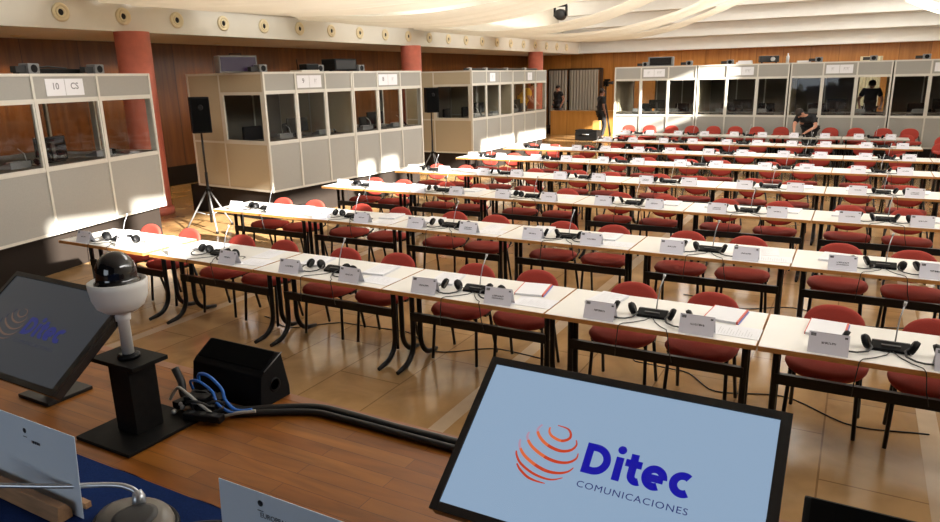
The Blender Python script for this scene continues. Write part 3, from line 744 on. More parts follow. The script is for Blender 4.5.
for i, b in enumerate(BOOTHS):
    zf = b['z'] + .066; a = b['ang']
    tilt = 0 if i != 5 else 0
    d = make_desk(b['W'] * (.62 if i == 4 else 1)); d.location = at(i, 0, 0, zf); d.rotation_euler = (0, 0, a); d['label'] = 'dark desk under the windows inside ' + BN[i]; d['group'] = 'desks inside the booths'
    for q in range(2):
        x = b['W'] * (.28 + .44 * q)
        if i == 4 and q == 1: continue
        P_console.put(at(i, x, .30, zf + .801), a + PI, 'grey interpreter console, %s end of the desk in %s' % (('near', 'far')[q], BN[i]), 'interpreter consoles inside the booths')
        P_phones.put(at(i, x + .27, .30, zf + .801), a + bj.uniform(-1, 1), 'black headphones by the %s console in %s' % (('near', 'far')[q], BN[i]), 'headphones inside the booths')
        if not (i == 7 and q == 1) and not (i == 4 and q == 1):
            P_tchair.put(at(i, x, .86, zf), a + bj.uniform(-.3, .3), 'black office chair at the %s end inside %s' % (('near', 'far')[q], BN[i]), 'office chairs inside the booths')
    P_mon.put(at(i, b['W'] * (.48 if i == 4 else .5), .42, zf + .801), a, 'small black monitor in the middle of the desk in %s' % BN[i], 'monitors inside the booths')

pc = MB(); n = 40
for i in range(n):
    f = lambda k, z: (-.25 + .75 * k / n, 31.50 + .03 * math.sin(k * 1.1), z)
    pc.quad(f(i, .3), f(i + 1, .3), f(i + 1, 2.8), f(i, 2.8))
tag(pc.build('wall_curtain', 'pale_curtain'), 'pale cream curtain on the far wall seen behind the man in the far booth', 'curtain')
# things on the booth roofs
def make_fan():
    t = thing('ventilation_unit', '', 'ventilation unit'); t.scale = (.85, .85, .85)
    MB().box(-.10, .10, -.09, .09, 0, .15).build('case', 'unit_grey', t, .015)
    MB().lathe([(.058, -.094), (.058, -.088), (0, -.088)], c=(0, 0, .075), axis='Y', seg=16).build('grille', 'black_plastic', t)
    MB().box(-.28, -.101, -.05, .05, .02, .11).build('duct', 'dark_grey', t)
    return t
P_fan = Proto(make_fan())
for bi, x, y, lb in ((0, 1.30, .25, 'grey ventilation unit on the booth signed 10, at its middle'), (0, 2.45, .30, 'grey ventilation unit on the booth signed 10, at its far end'), (1, .30, 1.05, 'grey ventilation unit above the warm-tinted booth end wall'), (1, .36, .45, 'grey ventilation unit beside the purple screen case'),
                     (1, 1.75, .5, 'grey ventilation unit beside the low tray on the joined booths'), (2, .75, .5, 'grey ventilation unit beside the black amplifier'), (5, .82, .30, 'small grey ventilation unit beside the red display'), (5, 2.05, .35, 'grey ventilation unit at the end of the sunlit booth roof'), (6, .78, .35, 'grey ventilation unit before the paper pile on the projector booth'),
                     (7, .62, .3, 'grey ventilation unit on the roof of the standing man booth, near end'), (7, 1.86, .3, 'grey ventilation unit above the standing man'), (8, .66, .3, 'grey ventilation unit on the last booth')):
    P_fan.put(at(bi, x, y, BOOTHS[bi]['z'] + BOOTHS[bi]['H'] + .001), BOOTHS[bi]['ang'], lb, 'ventilation units on the booth roofs')
RZ = BOOTHS[0]['z'] + BOOTHS[0]['H'] + .001; RZ2 = BOOTHS[5]['z'] + BOOTHS[5]['H'] + .001
t = thing('screen_case', 'open black case with a dim purple screen on the middle booths', 'screen', at(1, .10, .75, RZ), BOOTHS[1]['ang'] - PI / 2 + 1.25)
MB().box(-.33, .33, -.12, .12, 0, .28).build('case', 'unit_grey', t, .015)
MB().box(-.30, .30, -.127, -.121, .025, .255).build('display', 'purple_screen', t)
MB().tube([(-.1, 0, .28), (-.1, 0, .31), (.1, 0, .31), (.1, 0, .28)], .01).build('handle', 'black_plastic', t)
t = thing('amplifier', 'black amplifier box standing on the roof of the middle booths', 'amplifier', at(2, .30, .6, RZ), BOOTHS[2]['ang'])
MB().box(-.30, .30, -.18, .18, .02, .24).build('case', 'black_plastic', t, .012); MB().box(-.27, .27, -.187, -.181, .05, .21).build('front_plate', 'dark_grey', t)
for sx in (-1, 1): MB().lathe([(.03, 0), (.03, .02)], c=(sx * .24, 0, 0), seg=10).build('foot', 'black_plastic', t)
t = thing('equipment_tray', 'low white tray with a dark receiver on the middle booths', 'tray', at(1, 1.33, .40, RZ), BOOTHS[1]['ang'])
MB().box(-.22, .22, -.15, .15, 0, .03).build('tray', 'booth_frame', t, .006); MB().box(-.05, .26, -.10, .10, .031, .14).build('receiver', 'black_plastic', t, .02); MB().tube([(-.12, .05, .03), (-.14, .05, .22)], .008).build('antenna', 'black_plastic', t)
t = thing('cable_duct', 'long flat black duct lying on the booth signed 10', 'duct', at(0, 1.9, .45, RZ), BOOTHS[0]['ang'])
MB().box(-.62, .45, -.05, .05, 0, .07).build('channel', 'black_plastic', t, .01); MB().tube([(-.4, 0, .07), (-.1, .02, .10), (.2, 0, .075)], .01).build('cable', 'cable_black', t)
tag(MB().tube([at(3, .10, .25, RZ + .03), at(4, 2.2, .25, RZ + .03)], .025, 8).build('roof_pipe', 'dark_grey'), 'thin grey pipe along the roofs of the far joined booths', 'pipe')
for q, (bi, x) in enumerate(((3, .35), (3, 1.2), (4, .10), (4, 1.3))):
    tag(MB().box(-.05, .05, -.05, .05, 0, .07).build('pipe_clamp', 'silver', None, .008, at(bi, x, .25, RZ - .0), (0, 0, BOOTHS[bi]['ang'])), 'small metal clamp on the roof pipe, %s from the near end' % ORD[q], 'clamp', 'clamps on the roof pipe')
t = thing('led_display', 'black display in a grey case on the roof of the sunlit booth', 'display', at(5, 1.25, .35, RZ2))
MB().box(-.36, .36, -.08, .08, 0, .26).build('case', 'unit_grey', t, .012); MB().box(-.31, .31, -.086, -.081, .03, .235).build('screen', 'bezel', t)
t = thing('video_projector', 'dark projector with a lit lens on the far booths', 'projector', at(6, 1.74, .5, RZ2), .25)
MB().box(-.24, .24, -.17, .17, .03, .20).build('case', 'dark_grey', t, .02)
MB().lathe([(.05, -.20), (.06, -.17), (.06, -.16)], c=(.08, 0, .11), axis='Y', seg=20).build('lens_ring', 'silver', t)
MB().lathe([(.0, -.198), (.047, -.198)], c=(.08, 0, .11), axis='Y', seg=20).build('lens', 'lamp_glow', t)
for sx in (-.18, .18): MB().lathe([(.02, 0), (.02, .035)], c=(sx, -.1, 0), seg=8).build('foot', 'black_plastic', t)
tag(MB().box(-.20, .20, -.13, .13, 0, .05).box(-.15, .19, -.12, .10, .05, .09).build('paper_pile', 'paper', None, 0, at(6, 1.14, .4, RZ2)), 'pile of white papers on the roof beside the projector', 'papers')
tag(MB().lathe([(.035, 0), (.04, .02), (.04, .16), (.018, .21), (.018, .25), (0, .25)], seg=14).build('water_bottle', 'silver', None, 0, at(6, 2.22, .4, RZ2)), 'small pale bottle on the roof at the projector booth end', 'bottle')
tag(MB().box(-.16, .16, -.10, .10, 0, .05).build('paper_pile', 'paper', None, 0, at(7, .26, .4, RZ2), (0, 0, .2)), 'small white paper pile next to the booth join', 'papers')

# ------------------------------------------------------------------ speakers on tripods
def stand_speaker(x, y, zt, rz, lb1, lb2):
    t = thing('speaker_stand', lb1, 'stand', (x, y, 0), rz)
    MB().tube([(0, 0, .12), (0, 0, .95)], .022, 10).build('lower_tube', 'black_metal', t); MB().tube([(0, 0, .9), (0, 0, zt - .58)], .016, 10).build('upper_tube', 'black_metal', t)
    MB().lathe([(.04, 0), (.04, .07)], c=(0, 0, .62), seg=14).build('collar', 'black_plastic', t); MB().tube([(.03, 0, .66), (.08, 0, .66)], .012).build('knob', 'black_plastic', t)
    for q in range(3):
        a = 2 * PI * q / 3 + .5; g = MB().tube([(.03 * math.cos(a), .03 * math.sin(a), .64), (.42 * math.cos(a), .42 * math.sin(a), .02)], .014, 8)
        g.tube([(.0, .0, .24), (.24 * math.cos(a), .24 * math.sin(a), .30)], .008, 6)
        lg = g.build('leg', 'unit_grey', t); MB().lathe([(.022, 0), (.022, .04)], c=(.42 * math.cos(a), .42 * math.sin(a), 0), seg=10).build('rubber_foot', 'black_plastic', lg)
    s = thing('loudspeaker', lb2, 'loudspeaker', (x, y, zt - .577), rz)
    MB().prism([(-.15, -.14, 0), (.15, -.14, 0), (.12, .14, 0), (-.12, .14, 0)], (0, 0, .56)).build('cabinet', 'speaker', s, .015)
    MB().box(-.13, .13, -.148, -.141, .03, .53).build('grille', 'grille', s); MB().lathe([(.03, -.153), (.045, -.149)], c=(0, 0, .40), axis='Y', seg=16).build('horn_badge', 'black_plastic', s)
stand_speaker(-9.25, 7.86, 2.16, 1.05, 'tripod speaker stand with pale legs between the near booths', 'black loudspeaker on a tripod between the near booths')
stand_speaker(-8.72, 14.0, 2.16, .9, 'tripod speaker stand before the far joined booths', 'black loudspeaker on a tripod before the far joined booths')

# ------------------------------------------------------------------ far corner: counter, curtained window
t = thing('service_counter', 'honey-coloured wooden counter in the far corner', 'counter', (-11.1, 27., 0))
MB().box(0, 3.4, 0, .06, .0, .91).build('front_panel', 'counter_wood', t); MB().box(-.02, 3.42, -.03, .42, .91, .955).build('countertop', 'counter_wood', t); MB().box(.02, 3.38, .02, .06, 0, .0).box(0, .05, .06, .40, 0, .91).box(3.35, 3.4, .06, .40, 0, .91).build('end_panel', 'counter_wood', t)
w = MB()
for x in (-12.95, -11.95, -10.45): w.box(x - .07, x + .07, 31.30, 31.42, .05, 2.62)
w.box(-12.95, -10.45, 31.30, 31.42, 2.55, 2.64).box(-12.95, -10.45, 31.30, 31.42, 1.14, 1.22)
struct(w.build('window_2', 'dark_wood'))
for q, (x0, x1) in enumerate(((-12.88, -12.02), (-11.88, -10.52))):
    n = 60; vs = []; fs_ = []
    for i in range(n + 1):
        u = i / n
        for z, am in ((2.56, .03), (1.2, .042), (.10, .05)): vs.append((x0 + (x1 - x0) * u, 31.14 + am * math.sin(u * (x1 - x0) * 46) + .01 * math.sin(u * 71), z))
    for i in range(n):
        for j in range(2): fs_.append((i * 3 + j, i * 3 + j + 1, (i + 1) * 3 + j + 1, (i + 1) * 3 + j))
    tag(MB().add(vs, fs_, 0, True).build('curtain', 'curtain'), ('grey beige curtain behind the man at the counter', 'wide grey beige curtain behind the cameraman')[q], 'curtain', 'curtains in the far corner')
tag(MB().box(-12.6, -9.4, 27.6, 29.4, 0, .22).build('floor_platform', 'platform'), 'dark low platform behind the wooden counter', 'platform')
t = thing('equipment_case', 'low black case on the floor by the cameraman', 'case', (-8.75, 24.9, 0))
MB().box(-.42, .42, -.25, .25, .02, .34).build('case_body', 'black_board', t, .02); MB().box(-.42, .42, -.25, .25, .345, .40).build('lid', 'black_board', t, .02); MB().tube([(-.12, -.25, .24), (-.12, -.29, .24), (.12, -.29, .24), (.12, -.25, .24)], .012).build('handle', 'silver', t)
t = thing('cardboard_box', 'tan box standing on the black case', 'box', (-8.42, 24.9, .401))
MB().box(-.13, .13, -.10, .10, 0, .32).build('carton', 'yellow_box', t, .006); MB().box(-.13, .13, -.02, .02, .321, .323).build('tape', 'oak', t)
t = thing('camera_tripod', 'tall black camera tripod behind the standing cameraman', 'tripod', (-8.62, 26.45, 0))
MB().tube([(0, 0, .75), (0, 0, 1.90)], .03).build('centre_column', 'black_metal', t)
for q in range(3):
    a = 2 * PI * q / 3 + 3.4; MB().tube([(.04 * math.cos(a), .04 * math.sin(a), 1.25), (.42 * math.cos(a), .42 * math.sin(a), .02)], .022, 8).build('leg', 'black_metal', t)
t = thing('video_camera', 'black video camera on the tall tripod above the cameraman', 'video camera', (-8.62, 26.45, 1.901))
MB().box(-.09, .09, -.08, .08, .0, .20).box(-.06, .16, -.06, .06, .20, .27).build('body', 'black_plastic', t, .015)
MB().lathe([(.045, .09), (.05, .16), (.065, .28), (.055, .28)], c=(0, 0, .13), axis='X', seg=16).build('lens', 'dark_grey', t)
MB().tube([(0, -.08, .05), (-.05, -.35, -.12)], .012).build('pan_handle', 'black_metal', t)
# ------------------------------------------------------------------ people
def skin_mesh(V, E, Rad, root=0, sub=1):
    me = bpy.data.meshes.new('skeleton'); me.from_pydata([tuple(v) for v in V], E, []); me.update()
    o = bpy.data.objects.new('skeleton', me); COL.objects.link(o)
    o.modifiers.new('skin', 'SKIN').use_smooth_shade = True
    sv = me.skin_vertices[0].data
    for i, r in enumerate(Rad):
        sv[i].radius = (r, r) if not isinstance(r, tuple) else r; sv[i].use_root = (i == root)
    s = o.modifiers.new('sub', 'SUBSURF'); s.levels = sub; s.render_levels = sub
    dg = bpy.context.evaluated_depsgraph_get(); dg.update()
    out = bpy.data.meshes.new_from_object(o.evaluated_get(dg))
    vs = [v.co.copy() for v in out.vertices]; fs = [tuple(p.vertices) for p in out.polygons]
    bpy.data.objects.remove(o); bpy.data.meshes.remove(me); bpy.data.meshes.remove(out)
    return vs, fs
def person(label, loc, rz, J, skin='skin', shirt='black_cloth', trousers='black_cloth', hair=True, bulk=1., sleeves=.55):
    J = {k: Vector(v) for k, v in J.items()}
    t = thing('person', label, 'person', loc, rz)
    V, E, R = [], [], []
    def add(p, r, par=None):
        V.append(Vector(p)); R.append(r); i = len(V) - 1
        if par is not None: E.append((par, i))
        return i
    hd = (J['head'] - J['neck']).normalized(); fwd = J['face'].normalized(); side = hd.cross(fwd).normalized(); fwd = side.cross(hd).normalized()
    pe = add(J['pelvis'], .13 * bulk); wa = add(J['waist'], .125 * bulk, pe); ch = add(J['chest'], .145 * bulk, wa); up_ = add(J['chest'].lerp(J['neck'], .6), .10, ch)
    ne = add(J['neck'], .052, up_); j = add(J['head'] - hd * .075 + fwd * .012, .066, ne); hc = add(J['head'], .088, j); add(J['head'] + hd * .085, .066, hc)
    hands = MB()
    for s in 'LR':
        sh = add(J['sh' + s], .062 * bulk, up_); el = add(J['el' + s], .043, sh); wr = add(J['wr' + s], .028, el)
        d = (J['wr' + s] - J['el' + s]).normalized(); pm = J['wr' + s] + d * .06; add(pm, .030, wr)
        hp = add(J['hip' + s], .088 * bulk, pe); kn = add(J['kn' + s], .058, hp); an = add(J['an' + s], .038, kn); add(J['toe' + s], .034, an)
        # five fingers of their own, rooted in the palm
        a = d.cross(Vector((0, 0, 1)));  a = (a if a.length > .2 else d.cross(fwd)).normalized(); nn = a.cross(d).normalized()
        for q, (off, ln) in enumerate(((-.030, .058), (-.010, .072), (.010, .078), (.028, .066), (.040, .050))):
            if q == 4: pts = [pm - d * .02 + a * .015 * 1, pm + a * .042 - d * .0 - nn * .012, pm + a * .052 + d * .03 - nn * .022]
            else: pts = [pm + a * off * .7, pm + d * (ln * .55) + a * off, pm + d * ln * .95 + a * off - nn * .022]
            vs, fs = skin_mesh(pts, [(0, 1), (1, 2)], [.010, .009, .007]); hands.add(vs, fs, 0, True)
    vs, fs = skin_mesh(V, E, R, pe, 2)
    b = MB().add(vs, fs, 0, True); b.v += []; o = len(b.v)
    b.add(hands.v, hands.f, 0, True)
    H = J['head']
    rot = Matrix((side, fwd, hd)).transposed()
    b.ell(H + fwd * .092 - hd * .018, (.014, .020, .024), 10, 6, 0, rot)
    for q in (-1, 1):
        b.ell(H + fwd * .078 + side * q * .032 + hd * .012, (.013, .010, .009), 8, 6, 1, rot); b.ell(H + side * q * .086 - hd * .005, (.012, .024, .034), 8, 6, 0, rot)
    b.ell(H + fwd * .082 - hd * .055, (.024, .008, .006), 8, 6, 2, rot)
    b.build('body', [skin, 'eye', 'red_fabric'], t)
    if hair:
        h = MB().ell(H + hd * .028 - fwd * .018, (.096, .104, .092), 18, 10, 0, rot); h.build('hair', 'hair', t)
    # shirt and trousers follow the body
    V, E, R = [], [], []
    a00 = add(J['pelvis'].lerp(J['waist'], -.35), .150 * bulk); a0 = add(J['pelvis'].lerp(J['waist'], .15), .152 * bulk, a00); a1 = add(J['waist'], .145 * bulk, a0); a2 = add(J['chest'], .165 * bulk, a1); a3 = add(J['chest'].lerp(J['neck'], .6), .118, a2); add(J['chest'].lerp(J['neck'], .92), .068, a3)
    for s in 'LR':
        sh = add(J['sh' + s], .080 * bulk, a3); add(J['sh' + s].lerp(J['el' + s], sleeves), .066, sh)
    vs, fs = skin_mesh(V, E, R, a0, 2); MB().add(vs, fs, 0, True).build('shirt', shirt, t)
    V, E, R = [], [], []
    a0 = add(J['pelvis'], .146 * bulk)
    for s in 'LR':
        hp = add(J['hip' + s], .104 * bulk, a0); kn = add(J['kn' + s], .074, hp); add(J['an' + s] + Vector((0, 0, .02)), .060, kn)
    vs, fs = skin_mesh(V, E, R, a0, 2); MB().add(vs, fs, 0, True).build('trousers', trousers, t)
    for s in 'LR':
        d = (J['toe' + s] - J['an' + s]); d.z = 0; d.normalize(); c = J['an' + s] + d * .06; c.z = min(J['an' + s].z, .1) - .045
        MB().ell(c, (.048, .13, .05), 12, 8, 0, Matrix((d.cross(Vector((0, 0, 1))), d, Vector((0, 0, 1)))).transposed()).build('shoe', 'shoe', t)
    return t
def pose(**kw):
    J = dict(pelvis=(0, 0, .95), waist=(0, 0, 1.10), chest=(0, .0, 1.28), neck=(0, .01, 1.475), head=(0, -.015, 1.615), face=(0, -1, 0),
             shL=(.175, 0, 1.41), elL=(.225, .03, 1.13), wrL=(.22, -.06, .89), shR=(-.175, 0, 1.41), elR=(-.225, .03, 1.13), wrR=(-.22, -.06, .89),
             hipL=(.09, 0, .88), knL=(.10, -.02, .49), anL=(.105, .02, .085), toeL=(.115, -.13, .05), hipR=(-.09, 0, .88), knR=(-.10, -.02, .49), anR=(-.105, .02, .085), toeR=(-.115, -.13, .05))
    J.update(kw); return J
person('person in a black shirt standing behind the wooden counter, arms lowered', (-11.22, 28.1, .222), -.5, pose(elL=(.30, .08, 1.15), wrL=(.27, -.05, .93), elR=(-.28, .05, 1.15), wrR=(-.24, -.08, .92)), trousers='grey_cloth', bulk=1.08)
person('person all in black standing by the tall camera tripod', (-8.50, 25.62, 0), 2.3, pose(knR=(-.13, -.08, .49), anR=(-.17, .04, .085), toeR=(-.19, -.11, .05), elL=(.24, -.04, 1.14), wrL=(.22, -.18, .95)), skin='skin_dark', bulk=.98, sleeves=.8)
person('person in a black T-shirt leaning over the back row table', (-1.20, 20.02, 0), .12, pose(pelvis=(.10, .10, .93), waist=(.06, .03, 1.06), chest=(.0, -.11, 1.17), neck=(-.10, -.24, 1.25), head=(-.20, -.32, 1.30), face=(-.55, -.45, -.62),
       shL=(.13, -.22, 1.20), elL=(.20, -.40, .98), wrL=(-.01, -.56, .86), shR=(-.22, -.16, 1.20), elR=(-.30, -.34, 1.00), wrR=(-.30, -.54, .86),
       hipL=(.19, .08, .86), knL=(.18, .02, .48), anL=(.18, .08, .085), toeL=(.18, -.06, .05), hipR=(.01, .08, .86), knR=(.0, .02, .48), anR=(-.02, .08, .085), toeR=(-.02, -.06, .05)), bulk=1.08, sleeves=.75)
person('person in a black T-shirt standing at the desk inside the far booth window', at(7, 1.90, .98, BOOTHS[7]['z'] + .085), .05, pose(neck=(0, -.03, 1.46), head=(0, -.09, 1.575), face=(0, -1, -.35), elL=(.30, -.02, 1.15), wrL=(.26, -.22, .97), elR=(-.30, -.02, 1.15), wrR=(-.26, -.22, .97)), skin='skin_dark', bulk=1.1, sleeves=.7)
COL.objects['person.003'].scale = (.93, .93, .93); COL.objects['person.001'].scale = (1.07, 1.07, 1.07)
person('person in a yellow shirt bending over inside the far joined booth', at(4, 1.90, .62, BOOTHS[4]['z'] + .085), PI / 2 + .3, pose(waist=(0, -.05, 1.09), chest=(0, -.14, 1.24), neck=(0, -.27, 1.38), head=(0, -.37, 1.47), face=(0, -.8, -.6), shL=(.18, -.20, 1.34), elL=(.27, -.28, 1.09), wrL=(.20, -.44, .97), shR=(-.18, -.20, 1.34), elR=(-.27, -.28, 1.09), wrR=(-.20, -.44, .97)), shirt='yellow_cloth', trousers='grey_cloth', bulk=1.15, sleeves=.7)

# ------------------------------------------------------------------ the stage in front
SZ, SE = .80, 2.43
struct(MB().box(-9., 4.5, -4.2, SE - .06, 0, SZ).build('floor_stage', 'stage'))
struct(MB().box(-9., 4.5, SE - .0595, SE, 0, SZ + .001).build('trim_2', 'stage_edge'))

LOGO = [[(-0.1856, 0.0657), (-0.1829, 0.0508), (-0.1694, 0.0387), (-0.1406, 0.0322), (-0.1204, 0.0434), (-0.1194, 0.0589), (-0.1332, 0.0732), (-0.165, 0.0771)],
        [(-0.2109, 0.0682), (-0.2196, 0.0495), (-0.2047, 0.0275), (-0.1743, 0.0091), (-0.1337, 0.0015), (-0.1049, 0.0112), (-0.0936, 0.0298), (-0.0989, 0.045)],
        [(-0.2426, 0.0359), (-0.2411, 0.0167), (-0.2162, -0.0077), (-0.1733, -0.0267), (-0.1355, -0.033), (-0.1022, -0.0271), (-0.0829, -0.0104), (-0.0812, 0.007)],
        [(-0.2606, 0.008), (-0.255, -0.0138), (-0.2314, -0.0381), (-0.1918, -0.0574), (-0.1528, -0.0667), (-0.1185, -0.064), (-0.0941, -0.0531), (-0.0816, -0.0376)],
        [(-0.2600, -0.030), (-0.2538, -0.0439), (-0.2348, -0.0636), (-0.198, -0.081), (-0.1597, -0.0887), (-0.1287, -0.0867), (-0.1028, -0.074)],
        [(-0.245, -0.067), (-0.2308, -0.081), (-0.2033, -0.0969), (-0.1763, -0.1025), (-0.1464, -0.1029)]]
def catmull(P, n=8):
    out = []
    for i in range(len(P) - 1):
        p0, p1, p2, p3 = Vector(P[max(i - 1, 0)]), Vector(P[i]), Vector(P[i + 1]), Vector(P[min(i + 2, len(P) - 1)])
        for k in range(n):
            t = k / n; out.append(.5 * (2 * p1 + (p2 - p0) * t + (2 * p0 - 5 * p1 + 4 * p2 - p3) * t * t + (3 * p1 - p0 - 3 * p2 + p3) * t ** 3))
    out.append(Vector(P[-1])); return out
def floor_monitor(label, c, Rv, Uv, scr, blue, navy, reds):
    W, H = .900, .525
    Rv = Vector(Rv).normalized(); Uv = Vector(Uv); Uv = (Uv - Rv * Uv.dot(Rv)).normalized(); Nv = Rv.cross(Uv)
    base = Vector((c[0], c[1] + .08, SZ)); t = thing('floor_monitor', label, 'monitor', base)
    F = Matrix((Rv, Uv, Nv)).transposed().to_4x4(); F.translation = Vector(c) - base
    def P(m, name, mats, par, bevel=0.):
        o = m.build(name, mats, par, bevel)
        if par == t: o.matrix_local = F
        return o
    P(MB().box(-W / 2 + .002, W / 2 - .002, -H / 2 + .002, H / 2 - .002, -.045, -.004).box(-.30, .30, -.18, .14, -.075, -.045), 'housing', 'bezel', t, .006)
    z = MB(); bx, bt, bb = .0235, .025, .027
    z.box(-W / 2, -W / 2 + bx, -H / 2, H / 2, -.006, .006).box(W / 2 - bx - .005, W / 2, -H / 2, H / 2, -.006, .006).box(-W / 2 + bx, W / 2 - bx - .005, H / 2 - bt, H / 2, -.006, .006).box(-W / 2 + bx, W / 2 - bx - .005, -H / 2, -H / 2 + bb, -.006, .006)
    P(z, 'bezel', 'bezel', t, .0015)
    s = P(MB().quad((-W / 2 + bx, -H / 2 + bb, .001), (W / 2 - bx - .005, -H / 2 + bb, .001), (W / 2 - bx - .005, H / 2 - bt, .001), (-W / 2 + bx, H / 2 - bt, .001)), 'screen', scr, t)
    # the logo on the screen
    g = MB()
    for ai, arc in enumerate(LOGO):
        pts = catmull(arc); n = len(pts)
        for i in range(n - 1):
            def wv(k):
                u = k / (n - 1); return (.0012 + (.0066 if ai < 4 else .0048) * math.sin(PI * (.15 + .8 * u)) ** 1.0) * (1 if ai else .9)
            def nrm(k):
                d = pts[min(k + 1, n - 1)] - pts[max(k - 1, 0)]; d.normalize(); return Vector((-d.y, d.x))
            a, b = pts[i], pts[i + 1]; na, nb = nrm(i) * wv(i) * .62, nrm(i + 1) * wv(i + 1) * .62; u = i / n
            mi = 2 if (u < .16 and 0 < ai < 4) else (1 if u < .42 and ai < 4 else 0)
            g.quad((*(a - na), .002), (*(b - nb), .002), (*(b + nb), .002), (*(a + na), .002), mi)
    g.build('logo_globe', reds, s)
    def arc(cx, cy, rx, ry, a0, a1, n=26): return [Vector((cx + rx * math.cos(math.radians(a0 + (a1 - a0) * i / n)), cy + ry * math.sin(math.radians(a0 + (a1 - a0) * i / n)))) for i in range(n + 1)]
    lt = MB(); hw = .118; ux, uy = .0915, .0915
    def stroke(pts, x):
        q = []
        for i, p in enumerate(pts):
            d = (pts[min(i + 1, len(pts) - 1)] - pts[max(i - 1, 0)]).normalized(); nn = Vector((-d.y, d.x)) * hw; q.append((p + nn, p - nn))
        lay_[0] += .00008
        for (a_, b_), (c_, d_) in zip(q, q[1:]):
            lt.quad(*[(-.0615 + (x + v.x) * ux, -.0441 + v.y * uy, .002 + lay_[0]) for v in (a_, c_, d_, b_)])
    V2 = Vector; lay_ = [0.]
    stroke([V2((hw, 0)), V2((hw, 1))], 0); stroke([V2((.15, 1 - hw))] + arc(.32, .5, .39, .5 - hw, 90, -90) + [V2((.15, hw))], 0)          # D
    stroke([V2((hw, 0)), V2((hw, .76))], .96); lt.add([(-.0615 + (.96 + hw + .135 * math.cos(k * PI / 12)) * ux, -.0441 + (1.0 + .135 * math.sin(k * PI / 12)) * uy, .002) for k in range(24)], [tuple(range(24))])  # i
    stroke([V2((.24, .96)), V2((.24, .30))] + arc(.41, .29, .17, .18, 180, 300, 10), 1.26); stroke([V2((0, .645)), V2((.50, .645))], 1.26)          # t
    stroke([V2((.62, .355)), V2((.14, .355))], 1.82); stroke(arc(.355, .375, .255, .275, -2, 300, 40), 1.82)                                         # e
    stroke(arc(.37, .375, .265, .275, 55, 305, 40), 2.62)                                                                                        # c
    lt.build('logo_lettering', blue, s)
    me = text_mesh('COMUNICACIONES', 1., navy, space=1.12); x0, x1, y0, y1 = mesh_bounds(me)
    sx, sy = (.2385 + .060) / (x1 - x0), .0185 / (y1 - y0)
    for v in me.vertices: v.co.x = -.060 + (v.co.x - x0) * sx; v.co.y = -.0875 + (v.co.y - y0) * sy; v.co.z = .002
    obj('small_lettering', me, s)
    # low black floor stand: base plate, post, cross arm
    back = (Vector(c) + Nv * -.07 + Uv * .02) - base
    MB().box(-.42, -.16, .0, .24, 0, .02).build('base_plate', 'black_metal', t, .004)
    MB().bar((-.29, .10, .02), (-.29, back.y + .02, back.z), .05, .04).build('post', 'black_metal', t)
    low = (Vector(c) + Nv * -.055 - Uv * .21) - base
    MB().bar((-.40, low.y, low.z - .01), (-.18, low.y + .03, low.z - .01), .03, .03).bar((-.29, .10, .10), (-.29, low.y, low.z), .04, .04).build('cross_arm', 'black_metal', t)
    return t
floor_monitor('large lit monitor tilted back, globe logo in bright orange and blue', (-.523, 1.693, 1.309), (1, .020, -.0105), (-.011, .814, .5815), 'screen', 'logo_blue', 'logo_navy', ['logo_red', 'logo_orange', 'logo_pale'])
floor_monitor('dim grey monitor tilted back behind the white dome camera', (-3.258, 1.685, 1.278), (1, .0, -.010), (.0, .793, .609), 'screen_angle_dim', 'logo_blue_dim', 'logo_navy_dim', ['logo_red_dim', 'logo_red_dim', 'logo_navy_dim'])

# camera stand and dome camera
t = thing('camera_stand', 'black square pedestal with a base plate, carrying the dome camera', 'stand', (-2.79, 1.845, SZ + .001))
MB().box(-.185, .185, -.215, .185, 0, .016).build('base_plate', 'black_board', t, .003)
MB().box(-.070, .070, -.085, .055, .016, .338).build('column', 'black_board', t, .004)
MB().box(-.175, .125, -.10, .085, .338, .358).build('top_plate', 'black_board', t, .003)
t = thing('dome_camera', 'white dome camera with a smoked black cap on the pedestal', 'camera', (-2.80, 1.83, 1.160))
MB().lathe([(.048, 0), (.048, .014), (.036, .022)], seg=28).build('flange', 'black_plastic', t)
MB().lathe([(.025, .018), (.025, .175), (.032, .18), (.034, .205), (.029, .212), (.036, .22)], seg=28).build('tube', 'white_dome', t)
MB().lathe([(.034, .218), (.070, .226), (.098, .248), (.114, .288), (.121, .338), (.122, .362), (.115, .366), (.112, .352), (.095, .348)], seg=48).build('bowl', 'white_dome', t)
MB().lathe([(.096, .335), (.095, .362), (.086, .368), (.084, .385)] + [(.084 * math.cos(a), .40 + .095 * math.sin(a)) for a in [i * PI / 20 for i in range(0, 10)]] + [(0, .495)], seg=48).build('smoked_dome', 'smoked', t)

